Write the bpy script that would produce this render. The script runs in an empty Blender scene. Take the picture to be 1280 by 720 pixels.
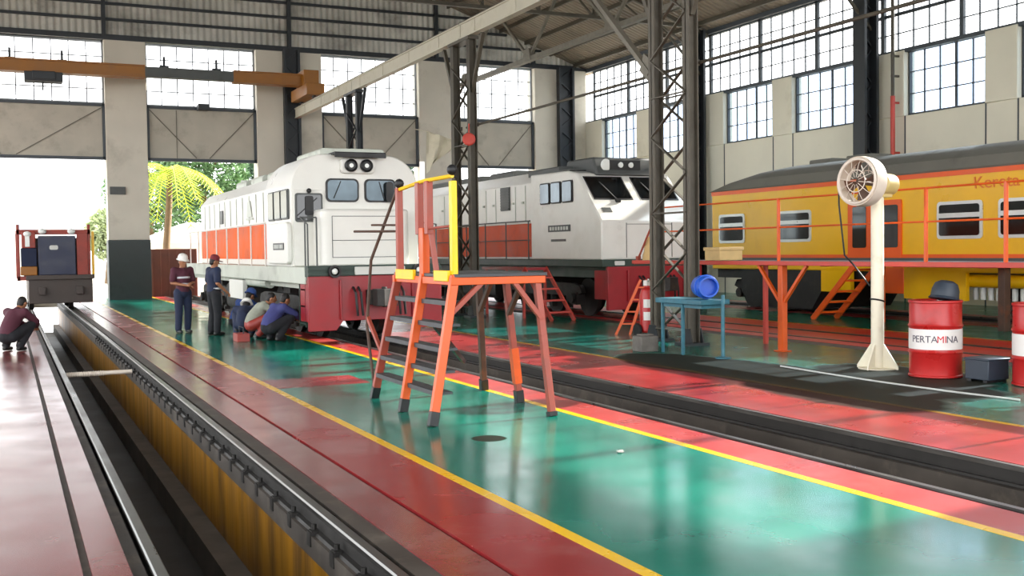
import bpy, bmesh, math, random
from mathutils import Vector, Matrix, Euler
random.seed(7)
SC = bpy.context.scene
COL = SC.collection
PI = math.pi
R = math.radians

# ------------------------------------------------------------------ materials
def lin(h):
    h = h.lstrip('#')
    o = []
    for i in (0, 2, 4):
        c = int(h[i:i+2], 16) / 255
        o.append(c / 12.92 if c <= 0.04045 else ((c + 0.055) / 1.055) ** 2.4)
    return (o[0], o[1], o[2], 1)

def mat(name, col, rough=.5, metal=0, var=.12, scale=3.0, dirt=None, damt=0.0, dscale=1.5, bump=0.0, spec=.5, stretch=None, coat=0, rvar=.1):
    m = bpy.data.materials.new(name); m.use_nodes = True
    nt = m.node_tree; N = nt.nodes; L = nt.links
    b = N['Principled BSDF']
    b.inputs['Roughness'].default_value = rough
    b.inputs['Metallic'].default_value = metal
    b.inputs['Specular IOR Level'].default_value = spec
    if coat: b.inputs['Coat Weight'].default_value = coat; b.inputs['Coat Roughness'].default_value = .15
    g = N.new('ShaderNodeNewGeometry')
    mp = N.new('ShaderNodeMapping'); L.new(g.outputs['Position'], mp.inputs['Vector'])
    if stretch: mp.inputs['Scale'].default_value = stretch
    n = N.new('ShaderNodeTexNoise'); n.inputs['Scale'].default_value = scale; n.inputs['Detail'].default_value = 5
    L.new(mp.outputs[0], n.inputs['Vector'])
    c = lin(col)
    r = N.new('ShaderNodeValToRGB'); L.new(n.outputs['Fac'], r.inputs['Fac'])
    r.color_ramp.elements[0].position = .3; r.color_ramp.elements[1].position = .7
    r.color_ramp.elements[0].color = tuple(max(0, x*(1-var)) for x in c[:3]) + (1,)
    r.color_ramp.elements[1].color = tuple(min(1, x*(1+var)) for x in c[:3]) + (1,)
    out = r.outputs['Color']
    if dirt:
        n2 = N.new('ShaderNodeTexNoise'); n2.inputs['Scale'].default_value = dscale; n2.inputs['Detail'].default_value = 6
        n2.inputs['Roughness'].default_value = .65
        L.new(mp.outputs[0], n2.inputs['Vector'])
        r2 = N.new('ShaderNodeValToRGB'); L.new(n2.outputs['Fac'], r2.inputs['Fac'])
        r2.color_ramp.elements[0].position = .62 - .28*damt; r2.color_ramp.elements[1].position = .80 - .22*damt
        r2.color_ramp.elements[0].color = (0, 0, 0, 1)
        k = min(1, .35 + damt*.6); r2.color_ramp.elements[1].color = (k, k, k, 1)
        mx = N.new('ShaderNodeMix'); mx.data_type = 'RGBA'
        L.new(r2.outputs['Color'], mx.inputs['Factor']); L.new(out, mx.inputs['A']); mx.inputs['B'].default_value = lin(dirt)
        out = mx.outputs['Result']
    L.new(out, b.inputs['Base Color'])
    if rvar:
        mr = N.new('ShaderNodeMapRange'); L.new(n.outputs['Fac'], mr.inputs['Value'])
        mr.inputs['From Min'].default_value = .25; mr.inputs['From Max'].default_value = .75
        mr.inputs['To Min'].default_value = max(.02, rough-rvar); mr.inputs['To Max'].default_value = min(1, rough+rvar)
        L.new(mr.outputs[0], b.inputs['Roughness'])
    if bump:
        bp = N.new('ShaderNodeBump'); bp.inputs['Strength'].default_value = bump; bp.inputs['Distance'].default_value = .02
        L.new(n.outputs['Fac'], bp.inputs['Height']); L.new(bp.outputs[0], b.inputs['Normal'])
    return m

def floor_mat(name, col, wear, rough=.22, wamt=.4, stain=True, spec=.30):
    """painted concrete: worn patches, oil stains with shapes of their own, glossy coat"""
    m = mat(name, col, rough=rough, var=.10, scale=1.3, dirt=wear, damt=wamt, dscale=.9, bump=.03, rvar=.07, spec=spec)
    nt = m.node_tree; N = nt.nodes; L = nt.links; b = N['Principled BSDF']
    src = b.inputs['Base Color'].links[0].from_socket
    g = N.new('ShaderNodeNewGeometry')
    sx = N.new('ShaderNodeSeparateXYZ'); L.new(g.outputs['Position'], sx.inputs[0])
    nz = N.new('ShaderNodeTexNoise'); nz.inputs['Scale'].default_value = .8; nz.inputs['Detail'].default_value = 6
    L.new(g.outputs['Position'], nz.inputs['Vector'])
    fac = None
    blobs = [(9.3, 11.6, .9, 3.3), (8.75, 9.6, .75, 1.7), (10.7, 10.7, .75, 1.5), (9.9, 10.2, .7, 1.8), (3.95, 8.95, .16, .17), (8.9, 13.4, .5, 1.3)]
    if stain:
        for (cx, cy, rx, ry) in blobs:
            def mth(op, a, bb=None):
                q = N.new('ShaderNodeMath'); q.operation = op
                if hasattr(a, 'links'): L.new(a, q.inputs[0])
                else: q.inputs[0].default_value = a
                if bb is not None:
                    if hasattr(bb, 'links'): L.new(bb, q.inputs[1])
                    else: q.inputs[1].default_value = bb
                return q.outputs[0]
            dx = mth('DIVIDE', mth('SUBTRACT', sx.outputs[0], cx), rx)
            dy = mth('DIVIDE', mth('SUBTRACT', sx.outputs[1], cy), ry)
            d = mth('ADD', mth('MULTIPLY', dx, dx), mth('MULTIPLY', dy, dy))
            d = mth('ADD', d, mth('MULTIPLY', mth('SUBTRACT', nz.outputs['Fac'], .5), 1.6 if rx > .3 else .5))
            q = N.new('ShaderNodeMapRange'); L.new(d, q.inputs['Value'])
            q.inputs['From Min'].default_value = 1.12; q.inputs['From Max'].default_value = .85
            q.inputs['To Min'].default_value = 0; q.inputs['To Max'].default_value = .93
            fac = q.outputs[0] if fac is None else mth('MAXIMUM', fac, q.outputs[0])
        mx = N.new('ShaderNodeMix'); mx.data_type = 'RGBA'
        L.new(fac, mx.inputs['Factor']); L.new(src, mx.inputs['A']); mx.inputs['B'].default_value = lin('#2c251f')
        L.new(mx.outputs['Result'], b.inputs['Base Color'])
        rs = b.inputs['Roughness'].links[0].from_socket
        rm = N.new('ShaderNodeMix'); L.new(fac, rm.inputs['Factor']); L.new(rs, rm.inputs['A']); rm.inputs['B'].default_value = .62
        L.new(rm.outputs['Result'], b.inputs['Roughness'])
        sm = N.new('ShaderNodeMix'); L.new(fac, sm.inputs['Factor']); sm.inputs['A'].default_value = spec; sm.inputs['B'].default_value = .08
        L.new(sm.outputs['Result'], b.inputs['Specular IOR Level'])
    return m

def glass_mat(name, tint='#ffffff', gloss=.06):
    m = bpy.data.materials.new(name); m.use_nodes = True
    nt = m.node_tree; N = nt.nodes; L = nt.links
    N.remove(N['Principled BSDF'])
    t = N.new('ShaderNodeBsdfTransparent'); t.inputs[0].default_value = lin(tint)
    g = N.new('ShaderNodeBsdfGlossy'); g.inputs['Roughness'].default_value = .05
    mx = N.new('ShaderNodeMixShader'); mx.inputs[0].default_value = gloss
    L.new(t.outputs[0], mx.inputs[1]); L.new(g.outputs[0], mx.inputs[2])
    L.new(mx.outputs[0], N['Material Output'].inputs['Surface'])
    return m

def corr_mat(name, col, axis='x', period=.2):
    """corrugated sheet"""
    m = mat(name, col, rough=.6, metal=.0, var=.2, scale=.6, dirt='#3a332b', damt=.45, dscale=.5)
    nt = m.node_tree; N = nt.nodes; L = nt.links; b = N['Principled BSDF']
    g = N.new('ShaderNodeNewGeometry'); s = N.new('ShaderNodeSeparateXYZ'); L.new(g.outputs['Position'], s.inputs[0])
    mu = N.new('ShaderNodeMath'); mu.operation = 'MULTIPLY'; mu.inputs[1].default_value = 2*PI/period
    L.new(s.outputs['XYZ'.index(axis.upper())], mu.inputs[0])
    si = N.new('ShaderNodeMath'); si.operation = 'SINE'; L.new(mu.outputs[0], si.inputs[0])
    bp = N.new('ShaderNodeBump'); bp.inputs['Strength'].default_value = .8; bp.inputs['Distance'].default_value = .03
    L.new(si.outputs[0], bp.inputs['Height']); L.new(bp.outputs[0], b.inputs['Normal'])
    return m

M = {}
M['green'] = floor_mat('green_floor_paint', '#07705f', '#1f7b6b', rough=.17, wamt=.25)
M['greenfar'] = floor_mat('worn_green_floor_paint', '#0f6a5a', '#3c7466', rough=.22, wamt=.3)
M['red'] = floor_mat('red_floor_paint', '#862527', '#8f5552', rough=.24, wamt=.25)
M['redworn'] = floor_mat('worn_red_floor_paint', '#74302f', '#7d5f5c', rough=.22, wamt=.55, spec=.5)
M['sunlit_red'] = floor_mat('sunlit_red_floor_paint', '#a33735', '#aa5f58', rough=.3, wamt=.35)  # red strip in the sun, the sunlight put into a lighter red
M['redfar'] = floor_mat('red_kerb_paint', '#8f1c1e', '#a04b45', rough=.3, wamt=.3)
M['redthird'] = floor_mat('shade_lifted_red_floor_paint', '#c42c2a', '#b04a40', rough=.4, wamt=.2)  # floor red raised in colour to offset the shade over the third track
M['yellowfar'] = floor_mat('worn_yellow_line_paint', '#d6a800', '#8a7d50', rough=.28, wamt=.4)
M['yellow'] = floor_mat('yellow_line_paint', '#e0b004', '#d8bf50', rough=.28, wamt=.2, stain=False)
M['conc'] = mat('concrete', '#6d6862', rough=.75, var=.25, scale=2.5, dirt='#3a3530', damt=.4, bump=.1)
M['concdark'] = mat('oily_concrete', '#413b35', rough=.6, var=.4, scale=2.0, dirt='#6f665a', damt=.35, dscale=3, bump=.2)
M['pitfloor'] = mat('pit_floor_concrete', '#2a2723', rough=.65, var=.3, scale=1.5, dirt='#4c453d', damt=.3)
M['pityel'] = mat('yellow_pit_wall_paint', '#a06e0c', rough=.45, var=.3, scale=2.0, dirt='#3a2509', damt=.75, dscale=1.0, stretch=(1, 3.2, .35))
M['wall'] = mat('cream_wall_paint', '#cfc9bb', rough=.8, var=.06, scale=.8, dirt='#8f8a7c', damt=.25, dscale=.6)
M['wallr'] = mat('pale_wall_paint', '#dcd8c6', rough=.8, var=.05, scale=.7, dirt='#aba58f', damt=.2, dscale=.5)
M['panel'] = mat('grey_header_panel', '#b6b0a2', rough=.75, var=.08, scale=1.2, dirt='#7d786c', damt=.3, dscale=1)
M['dado'] = mat('dark_grey_dado_paint', '#3c4444', rough=.55, var=.15, scale=1.5, dirt='#2b2f2f', damt=.3)
M['steel'] = mat('dark_steel_paint', '#2b2f33', rough=.5, metal=.2, var=.2, scale=4)
M['steelg'] = mat('grey_steel_paint', '#6f6b60', rough=.55, metal=.1, var=.2, scale=4, dirt='#4a3f33', damt=.35)
M['steelb'] = mat('brown_grey_steel_paint', '#494439', rough=.55, metal=.1, var=.2, scale=5, dirt='#33291f', damt=.35)
M['mullion'] = mat('window_frame_paint', '#3d444a', rough=.5, var=.1, scale=5)
M['mullionl'] = mat('bloom_paled_window_bar_paint', '#8e949a', rough=.5, var=.1, scale=5)  # bars made paler, the window bloom is put into their colour
M['beam'] = mat('pale_beam_paint', '#b7b3a2', rough=.6, var=.08, scale=2, dirt='#8d8673', damt=.35, dscale=2)
M['roof'] = corr_mat('roof_sheet', '#7d7263', 'y', .25)
M['gable'] = corr_mat('gable_sheet', '#bdbbb2', 'x', .25)
M['rail'] = mat('worn_rail_steel', '#6f6e6c', rough=.34, metal=.9, var=.2, scale=6, dirt='#4d4137', damt=.25, stretch=(1, .3, 1))
M['raildark'] = mat('dark_rail_web', '#2b2927', rough=.6, metal=.4, var=.3, scale=6)
M['glass'] = glass_mat('window_glass')
M['glassblue'] = glass_mat('bluish_window_glass', '#dfe9f4')
M['white'] = mat('white_loco_paint', '#dddcd5', rough=.35, var=.04, scale=2, dirt='#c9c6ba', damt=.2, dscale=1.2)
M['whitegrey'] = mat('pale_grey_green_paint', '#bfc4b8', rough=.45, var=.08, scale=2, dirt='#7f8379', damt=.4)
M['orange_str'] = mat('orange_stripe_paint', '#e35e0c', rough=.5, spec=.2, var=.08, scale=2, dirt='#a8431f', damt=.25)
M['redstr'] = mat('red_orange_stripe_paint', '#cf4a14', rough=.5, spec=.2, var=.1, scale=2, dirt='#7d2a18', damt=.3)
M['bumper'] = mat('red_buffer_paint', '#8f141d', rough=.4, var=.12, scale=2.5, dirt='#6a1a1c', damt=.3)
M['black'] = mat('black_paint', '#141416', rough=.5, var=.2, scale=4)
M['under'] = mat('greasy_black_running_gear', '#1c1a18', rough=.65, var=.35, scale=5, dirt='#3d342b', damt=.35, dscale=4)
M['dkgreen'] = mat('dark_green_paint', '#24382f', rough=.5, var=.15, scale=4)
M['dkgrey'] = mat('dark_grey_paint', '#4a4d4c', rough=.5, var=.15, scale=3, dirt='#33352f', damt=.3)
M['roofgrey'] = mat('coach_roof_grey', '#6b6a61', rough=.6, var=.1, scale=1.2, dirt='#4f4d45', damt=.35)
M['darkglass'] = mat('dark_window_glass', '#0d1013', rough=.08, var=.1, scale=2, spec=.8, rvar=.02)
M['skyglass'] = mat('reflective_cab_glass', '#454e53', rough=.08, metal=.75, var=.3, scale=3, rvar=.02)
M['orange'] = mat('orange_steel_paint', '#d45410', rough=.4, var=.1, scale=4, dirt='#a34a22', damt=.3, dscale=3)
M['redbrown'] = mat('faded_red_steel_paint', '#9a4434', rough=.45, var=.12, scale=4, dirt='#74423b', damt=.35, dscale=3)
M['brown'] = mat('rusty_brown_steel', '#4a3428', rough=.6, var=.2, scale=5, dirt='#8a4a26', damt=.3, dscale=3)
M['yelsteel'] = mat('yellow_steel_paint', '#efc30e', rough=.4, var=.08, scale=4, dirt='#b58a18', damt=.25)
M['tread'] = mat('grey_checker_plate', '#45474a', rough=.5, metal=.4, var=.2, scale=8)
M['coach'] = mat('coach_yellow_paint', '#e6b203', rough=.35, var=.05, scale=1.2, dirt='#d09a08', damt=.25, dscale=.9)
M['coachor'] = mat('coach_orange_paint', '#e25a14', rough=.4, var=.08, scale=1.5)
M['silver'] = mat('silver_window_frame', '#c9ccc9', rough=.35, metal=.4, var=.05, scale=5)
M['crane'] = mat('crane_orange_paint', '#8f5a10', rough=.45, var=.1, scale=2, dirt='#8a5a1c', damt=.3)
M['cream'] = mat('cream_post_paint', '#e6dfc8', rough=.45, var=.05, scale=4, dirt='#b7ad92', damt=.3, dscale=3)
M['fancage'] = mat('pale_fan_cage', '#d5c9bb', rough=.45, var=.06, scale=6)
M['beige'] = mat('beige_motor_paint', '#c2b075', rough=.5, var=.1, scale=6)
M['drumred'] = mat('drum_red_paint', '#b52322', rough=.32, var=.08, scale=3, dirt='#8a1c18', damt=.25, dscale=4)
M['drumwhite'] = mat('drum_white_band', '#e9e4e0', rough=.4, var=.04, scale=5)
M['lettergrey'] = mat('drum_letter_grey', '#5b5560', rough=.5, var=.05)
M['letterred'] = mat('drum_letter_red', '#cc2a35', rough=.5, var=.05)
M['coachletter'] = mat('coach_letter_orange', '#d9701a', rough=.5, var=.05)
M['palemark'] = mat('pale_plate_marks', '#c9ccc6', rough=.5, var=.05)
M['bluegrey'] = mat('blue_grey_box_paint', '#2c3642', rough=.5, var=.12, scale=5)
M['tblblue'] = mat('faded_blue_paint', '#2f6878', rough=.5, var=.15, scale=5, dirt='#5f8790', damt=.3, dscale=6)
M['barrelblue'] = mat('bright_blue_plastic', '#1a58c4', rough=.35, var=.08, scale=4)
M['beigebox'] = mat('beige_card', '#c9ac77', rough=.8, var=.1, scale=5)
M['navypanel'] = mat('dark_navy_panel', '#1f2740', rough=.45, var=.15, scale=3)
M['dkbrown'] = mat('dark_brown_steel', '#453d38', rough=.6, var=.15, scale=2, dirt='#2a2422', damt=.3)
M['redframe'] = mat('dull_red_frame', '#93382b', rough=.5, var=.2, scale=4, dirt='#5c2a22', damt=.3)
M['skin'] = mat('skin', '#9c6a4c', rough=.55, var=.06, scale=8)
M['hair'] = mat('black_hair', '#15110f', rough=.6, var=.2, scale=20)
M['navy'] = mat('navy_cloth', '#1e2740', rough=.85, var=.12, scale=8)
M['blackcloth'] = mat('black_cloth', '#17181d', rough=.85, var=.15, scale=8)
M['maroon'] = mat('maroon_cloth', '#4d2230', rough=.85, var=.12, scale=8)
M['bluecloth'] = mat('blue_cloth', '#34508f', rough=.85, var=.12, scale=8)
M['greycloth'] = mat('grey_green_cloth', '#8f9284', rough=.85, var=.12, scale=8)
M['lilac'] = mat('lilac_cloth', '#3a3d72', rough=.85, var=.12, scale=8)
M['whitecloth'] = mat('white_plastic', '#e8e6e0', rough=.5, var=.05, scale=8)
M['redcap'] = mat('dark_red_cap', '#6f1f26', rough=.8, var=.1, scale=8)
M['strip'] = mat('pale_reflective_strip', '#c9ccd0', rough=.5, var=.08, scale=8)
M['boot'] = mat('black_boot', '#121110', rough=.5, var=.15, scale=8)
M['tarp'] = mat('pale_tarpaulin', '#c6bfa9', rough=.85, var=.1, scale=2, dirt='#9c947c', damt=.3)
M['leaf'] = mat('tree_leaf', '#5c7d50', rough=.6, var=.45, scale=1.2)
M['leafd'] = mat('dark_tree_leaf', '#456048', rough=.6, var=.45, scale=1.2)
M['leafglare'] = mat('glare_bleached_tree_leaf', '#b3bf93', rough=.6, var=.3, scale=1.2)  # leaf colour washed out, doorway glare put into it
M['colgrey'] = mat('dark_grey_brown_steel', '#575248', rough=.55, metal=.1, var=.2, scale=4, dirt='#3f362c', damt=.35)
M['palm'] = mat('palm_leaf', '#b4c832', rough=.55, var=.35, scale=1.2)
M['bark'] = mat('bark', '#6f5a44', rough=.9, var=.2, scale=5)
M['ground'] = mat('pale_yard_concrete', '#b3aea2', rough=.9, var=.1, scale=.4, dirt='#8d8a7d', damt=.3, dscale=.3)
M['extwhite'] = mat('outdoor_white_wall', '#dcdcd4', rough=.8, var=.06, scale=.5)
M['extblue'] = mat('outdoor_pale_blue_wall', '#9fb6c8', rough=.7, var=.08, scale=.5)
M['containerbrown'] = mat('brown_container_paint', '#6e4438', rough=.6, var=.12, scale=2, dirt='#4a3a34', damt=.3)
M['redpipe'] = mat('red_pipe_paint', '#bb4236', rough=.5, var=.1, scale=5)
M['ballast'] = mat('oily_track_bed', '#564b3f', rough=.7, var=.6, scale=5, dirt='#8a7350', damt=.5, dscale=5, bump=.5)
M['lampglass'] = mat('pale_lamp_glass', '#dfe3df', rough=.15, var=.03, rvar=.03)
M['tin'] = mat('dull_red_toolbox', '#8f2f26', rough=.5, var=.15, scale=5)

# ------------------------------------------------------------------ mesh builder
class MB:
    def __init__(s): s.v = []; s.f = []; s.m = []; s.mi = 0
    def _add(s, vs, fs):
        o = len(s.v); s.v += [Vector(v) for v in vs]
        for f in fs: s.f.append([i + o for i in f]); s.m.append(s.mi)
        return s
    def box(s, x0, x1, y0, y1, z0, z1):
        return s._add([(x0,y0,z0),(x1,y0,z0),(x1,y1,z0),(x0,y1,z0),(x0,y0,z1),(x1,y0,z1),(x1,y1,z1),(x0,y1,z1)],
                      [(3,2,1,0),(4,5,6,7),(0,1,5,4),(1,2,6,5),(2,3,7,6),(3,0,4,7)])
    def bar(s, p0, p1, w, h, up=(0,0,1)):
        p0 = Vector(p0); p1 = Vector(p1); d = (p1-p0).normalized(); up = Vector(up)
        if abs(d.dot(up)) > .98: up = Vector((0,1,0))
        a = d.cross(up).normalized(); b = a.cross(d).normalized()
        vs = []
        for p in (p0, p1):
            for (i, j) in ((-1,-1),(1,-1),(1,1),(-1,1)): vs.append(p + a*(i*w/2) + b*(j*h/2))
        return s._add(vs, [(3,2,1,0),(4,5,6,7),(0,1,5,4),(1,2,6,5),(2,3,7,6),(3,0,4,7)])
    def tube(s, p0, p1, r0, r1=None, n=10, cap=True):
        r1 = r0 if r1 is None else r1
        p0 = Vector(p0); p1 = Vector(p1); d = (p1-p0).normalized()
        up = Vector((0,0,1)) if abs(d.z) < .9 else Vector((1,0,0))
        a = d.cross(up).normalized(); b = d.cross(a)
        vs = []
        for p, r in ((p0, r0), (p1, r1)):
            for k in range(n):
                t = 2*PI*k/n; vs.append(p + a*(r*math.cos(t)) + b*(r*math.sin(t)))
        fs = [(k, (k+1) % n, n+(k+1) % n, n+k) for k in range(n)]
        if cap: fs += [tuple(range(n-1, -1, -1)), tuple(range(n, 2*n))]
        return s._add(vs, fs)
    def path(s, pts, r, n=8):
        pts = [Vector(p) for p in pts]; rings = []
        ref = None
        for i, p in enumerate(pts):
            d = (pts[min(i+1, len(pts)-1)] - pts[max(i-1, 0)]).normalized()
            up = Vector((0,0,1)) if abs(d.z) < .9 else Vector((1,0,0))
            if ref is None: a = d.cross(up).normalized()
            else: a = (ref - d*ref.dot(d)).normalized()
            ref = a; b = d.cross(a)
            rr = r[i] if isinstance(r, (list, tuple)) else r
            rings.append([p + a*(rr*math.cos(2*PI*k/n)) + b*(rr*math.sin(2*PI*k/n)) for k in range(n)])
        vs = [v for q in rings for v in q]; fs = []
        for i in range(len(rings)-1):
            for k in range(n): fs.append((i*n+k, i*n+(k+1) % n, (i+1)*n+(k+1) % n, (i+1)*n+k))
        fs += [tuple(range(n-1, -1, -1)), tuple(range((len(rings)-1)*n, len(rings)*n))]
        return s._add(vs, fs)
    def prism(s, poly, axis, a, b):
        def P(u, v, w): return {'x': (w,u,v), 'y': (u,w,v), 'z': (u,v,w)}[axis]
        n = len(poly)
        vs = [P(u, v, a) for u, v in poly] + [P(u, v, b) for u, v in poly]
        fs = [tuple(range(n-1, -1, -1)), tuple(range(n, 2*n))] + [(k, (k+1) % n, n+(k+1) % n, n+k) for k in range(n)]
        return s._add(vs, fs)
    def lathe(s, prof, c=(0,0,0), n=24, mtx=None, cap=True):
        c = Vector(c); vs = []; fs = []
        for (r, z) in prof:
            for k in range(n):
                v = Vector((r*math.cos(2*PI*k/n), r*math.sin(2*PI*k/n), z))
                vs.append(c + (mtx @ v if mtx else v))
        for i in range(len(prof)-1):
            for k in range(n): fs.append((i*n+k, i*n+(k+1) % n, (i+1)*n+(k+1) % n, (i+1)*n+k))
        if cap: fs += [tuple(range(n-1, -1, -1)), tuple(range((len(prof)-1)*n, len(prof)*n))]
        return s._add(vs, fs)
    def ball(s, c, r, n=12, mtx=None):
        r = (r, r, r) if not isinstance(r, (tuple, list)) else r
        m = n//2; vs = []; fs = []; c = Vector(c)
        for i in range(m+1):
            t = PI*i/m
            for k in range(n):
                v = Vector((r[0]*math.sin(t)*math.cos(2*PI*k/n), r[1]*math.sin(t)*math.sin(2*PI*k/n), r[2]*math.cos(t)))
                vs.append(c + (mtx @ v if mtx else v))
        for i in range(m):
            for k in range(n): fs.append((i*n+k, (i+1)*n+k, (i+1)*n+(k+1) % n, i*n+(k+1) % n))
        return s._add(vs, fs)
    def torus(s, c, Rr, r, axis=(0,0,1), n=24, k=8):
        c = Vector(c); q = Vector((0,0,1)).rotation_difference(Vector(axis).normalized()).to_matrix(); vs = []; fs = []
        for i in range(n):
            t = 2*PI*i/n
            for j in range(k):
                u = 2*PI*j/k
                vs.append(c + q @ Vector(((Rr+r*math.cos(u))*math.cos(t), (Rr+r*math.cos(u))*math.sin(t), r*math.sin(u))))
        for i in range(n):
            for j in range(k): fs.append((i*k+j, ((i+1) % n)*k+j, ((i+1) % n)*k+(j+1) % k, i*k+(j+1) % k))
        return s._add(vs, fs)
    def mesh(s, name, mats, off=Vector((0,0,0)), smooth=35):
        me = bpy.data.meshes.new(name)
        me.from_pydata([tuple(v-off) for v in s.v], [], s.f)
        mats = mats if isinstance(mats, (list, tuple)) else [mats]
        for m in mats: me.materials.append(m)
        if len(mats) > 1: me.polygons.foreach_set('material_index', s.m)
        bm = bmesh.new(); bm.from_mesh(me)
        bmesh.ops.remove_doubles(bm, verts=bm.verts, dist=1e-5)
        bmesh.ops.recalc_face_normals(bm, faces=bm.faces)
        bm.to_mesh(me); bm.free()
        if smooth:
            me.polygons.foreach_set('use_smooth', [True]*len(me.polygons))
            me.set_sharp_from_angle(angle=R(smooth))
        me.update()
        return me

ORG = {}
def link(o, parent=None):
    COL.objects.link(o)
    if parent is not None: o.parent = parent
def setp(o, label=None, cat=None, group=None, kind=None):
    if label: o['label'] = label
    if cat: o['category'] = cat
    if group: o['group'] = group
    if kind: o['kind'] = kind
    return o
def thing(name, label, cat, loc=(0,0,0), rot=0, group=None):
    o = bpy.data.objects.new(name, None); o.empty_display_size = .1
    o.location = loc; o.rotation_euler = (0, 0, rot); link(o)
    ORG[o.name] = Vector(loc)
    return setp(o, label, cat, group)
def bevel(o, w, seg=2):
    b = o.modifiers.new('bevel', 'BEVEL'); b.width = w; b.segments = seg; b.limit_method = 'ANGLE'; b.angle_limit = R(40)
def part(name, mb, m, parent, bev=0, label=None, local=False, smooth=35):
    """mesh under a thing (or under a part); mb in world coordinates unless local"""
    root = parent
    while root.parent: root = root.parent
    off = Vector((0,0,0)) if local else ORG[root.name]
    o = bpy.data.objects.new(name, mb.mesh(name, m, off, smooth)); link(o, parent)
    if bev: bevel(o, bev)
    if label: o['label'] = label
    return o
def solo(name, mb, m, label, cat, group=None, bev=0, smooth=35):
    xs = [v.x for v in mb.v]; ys = [v.y for v in mb.v]; zs = [v.z for v in mb.v]
    off = Vector(((min(xs)+max(xs))/2, (min(ys)+max(ys))/2, min(zs)))
    o = bpy.data.objects.new(name, mb.mesh(name, m, off, smooth)); o.location = off; link(o); ORG[o.name] = off
    if bev: bevel(o, bev)
    return setp(o, label, cat, group)
def struct(name, mb, m, parent=None, bev=0, label=None):
    o = bpy.data.objects.new(name, mb.mesh(name, m)); link(o, parent)
    if bev: bevel(o, bev)
    if parent is None: setp(o, label, kind='structure')
    ORG[o.name] = Vector((0,0,0))
    return o
def dup(o, loc, rot=None, parent=None):
    c = o.copy(); COL.objects.link(c)
    if parent is None:
        c.location = loc; ORG[c.name] = Vector(loc)
        if rot is not None: c.rotation_euler = (0, 0, rot)
    else: c.parent = parent
    for ch in list(o.children): dup(ch, None, None, c)
    return c
def text_mb(txt, size, depth=.004):
    """outline letters as a mesh, lying in local XZ, facing -Y"""
    cu = bpy.data.curves.new('lettering', 'FONT'); cu.body = txt; cu.size = size; cu.extrude = depth; cu.align_x = 'CENTER'; cu.align_y = 'CENTER'
    o = bpy.data.objects.new('lettering', cu); COL.objects.link(o)
    dg = bpy.context.evaluated_depsgraph_get(); dg.update()
    me = bpy.data.meshes.new_from_object(o.evaluated_get(dg))
    mb = MB()
    mb._add([(v.co.x, -v.co.z, v.co.y) for v in me.vertices], [list(p.vertices) for p in me.polygons])
    bpy.data.objects.remove(o); bpy.data.curves.remove(cu); bpy.data.meshes.remove(me)
    return mb
WORLD, SUN, SUNDIR, EXPO = 3.0, 13.0, (-1, -.12, -.468), 0.64
# ================================================================== SETTING
YN, YF = -6.0, 44.0          # near open end, far wall
# ---- floor: painted bands between the track slots
def floor_all():
    mats = ['redworn', 'conc', 'red', 'yellow', 'yellowfar', 'green', 'sunlit_red', 'redthird', 'redfar', 'greenfar', 'concdark']
    mb = MB()
    def band(x0, x1, m, y0=YN, y1=46, z0=-.25, z1=0.0):
        mb.mi = mats.index(m); mb.box(x0, x1, y0, y1, z0, z1)
    band(-9, .33, 'redworn'); band(.33, .375, 'concdark', z1=-.02); band(.375, .57, 'redworn'); band(.57, .66, 'concdark', z1=-.05)
    band(1.93, 2.06, 'concdark', z1=-.01); band(2.06, 2.37, 'redworn'); band(2.37, 2.40, 'concdark', z1=-.02); band(2.40, 2.97, 'red', z1=.006)
    band(2.97, 3.06, 'yellow', z1=.007)
    band(3.06, 5.27, 'green', y1=13.55); band(3.06, 5.27, 'green', y0=14.55)
    band(3.06, 4.3, 'red', y0=13.55, y1=14.55, z1=.001); band(4.3, 5.27, 'green', y0=13.55, y1=14.55)
    band(5.27, 5.36, 'yellow', z1=.002); band(5.36, 5.80, 'sunlit_red')
    band(7.09, 8.56, 'redfar'); band(8.56, 8.64, 'yellowfar', z1=.002); band(8.64, 12.7, 'greenfar', z1=0); band(12.7, 13.15, 'concdark', z1=-.005)
    band(13.15, 13.56, 'redthird'); band(13.70, 14.70, 'redthird', z1=-.01); band(14.85, 15.9, 'redthird'); band(15.9, 16.0, 'yellowfar'); band(16.0, 18.4, 'greenfar'); band(18.4, 19.3, 'redfar')
    band(19.3, 20.7, 'concdark', z1=-.12); band(20.7, 21.3, 'redfar'); band(21.3, 24.6, 'greenfar')
    o = struct('floor', mb, [M[k] for k in mats])
    return o
floor_all()
# ---- inspection pits and track slots below the floor
def pit():
    mb = MB(); mats = ['pityel', 'pitfloor', 'conc', 'concdark', 'ballast']
    def b(m, *a): mb.mi = mats.index(m); mb.box(*a)
    y0, y1 = YN, 46
    # pit under the first track
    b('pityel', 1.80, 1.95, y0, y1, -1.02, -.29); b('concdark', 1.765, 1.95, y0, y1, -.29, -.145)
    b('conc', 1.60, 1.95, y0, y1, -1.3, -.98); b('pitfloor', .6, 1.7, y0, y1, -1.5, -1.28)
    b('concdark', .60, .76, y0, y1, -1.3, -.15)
    # shallow oily slot under the second track
    b('ballast', 5.8, 7.09, y0, y1, -.62, -.42); b('concdark', 5.80, 5.83, y0, y1, -.42, -.02); b('concdark', 7.06, 7.12, y0, y1, -.42, -.03)
    b('concdark', 5.83, 5.99, y0, y1, -.42, -.15); b('concdark', 6.88, 7.06, y0, y1, -.42, -.15)
    # slot under the third track
    b('concdark', 13.5, 14.9, y0, y1, -.4, -.15)
    return struct('floor_pit', mb, [M[k] for k in mats])
pit()

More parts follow.
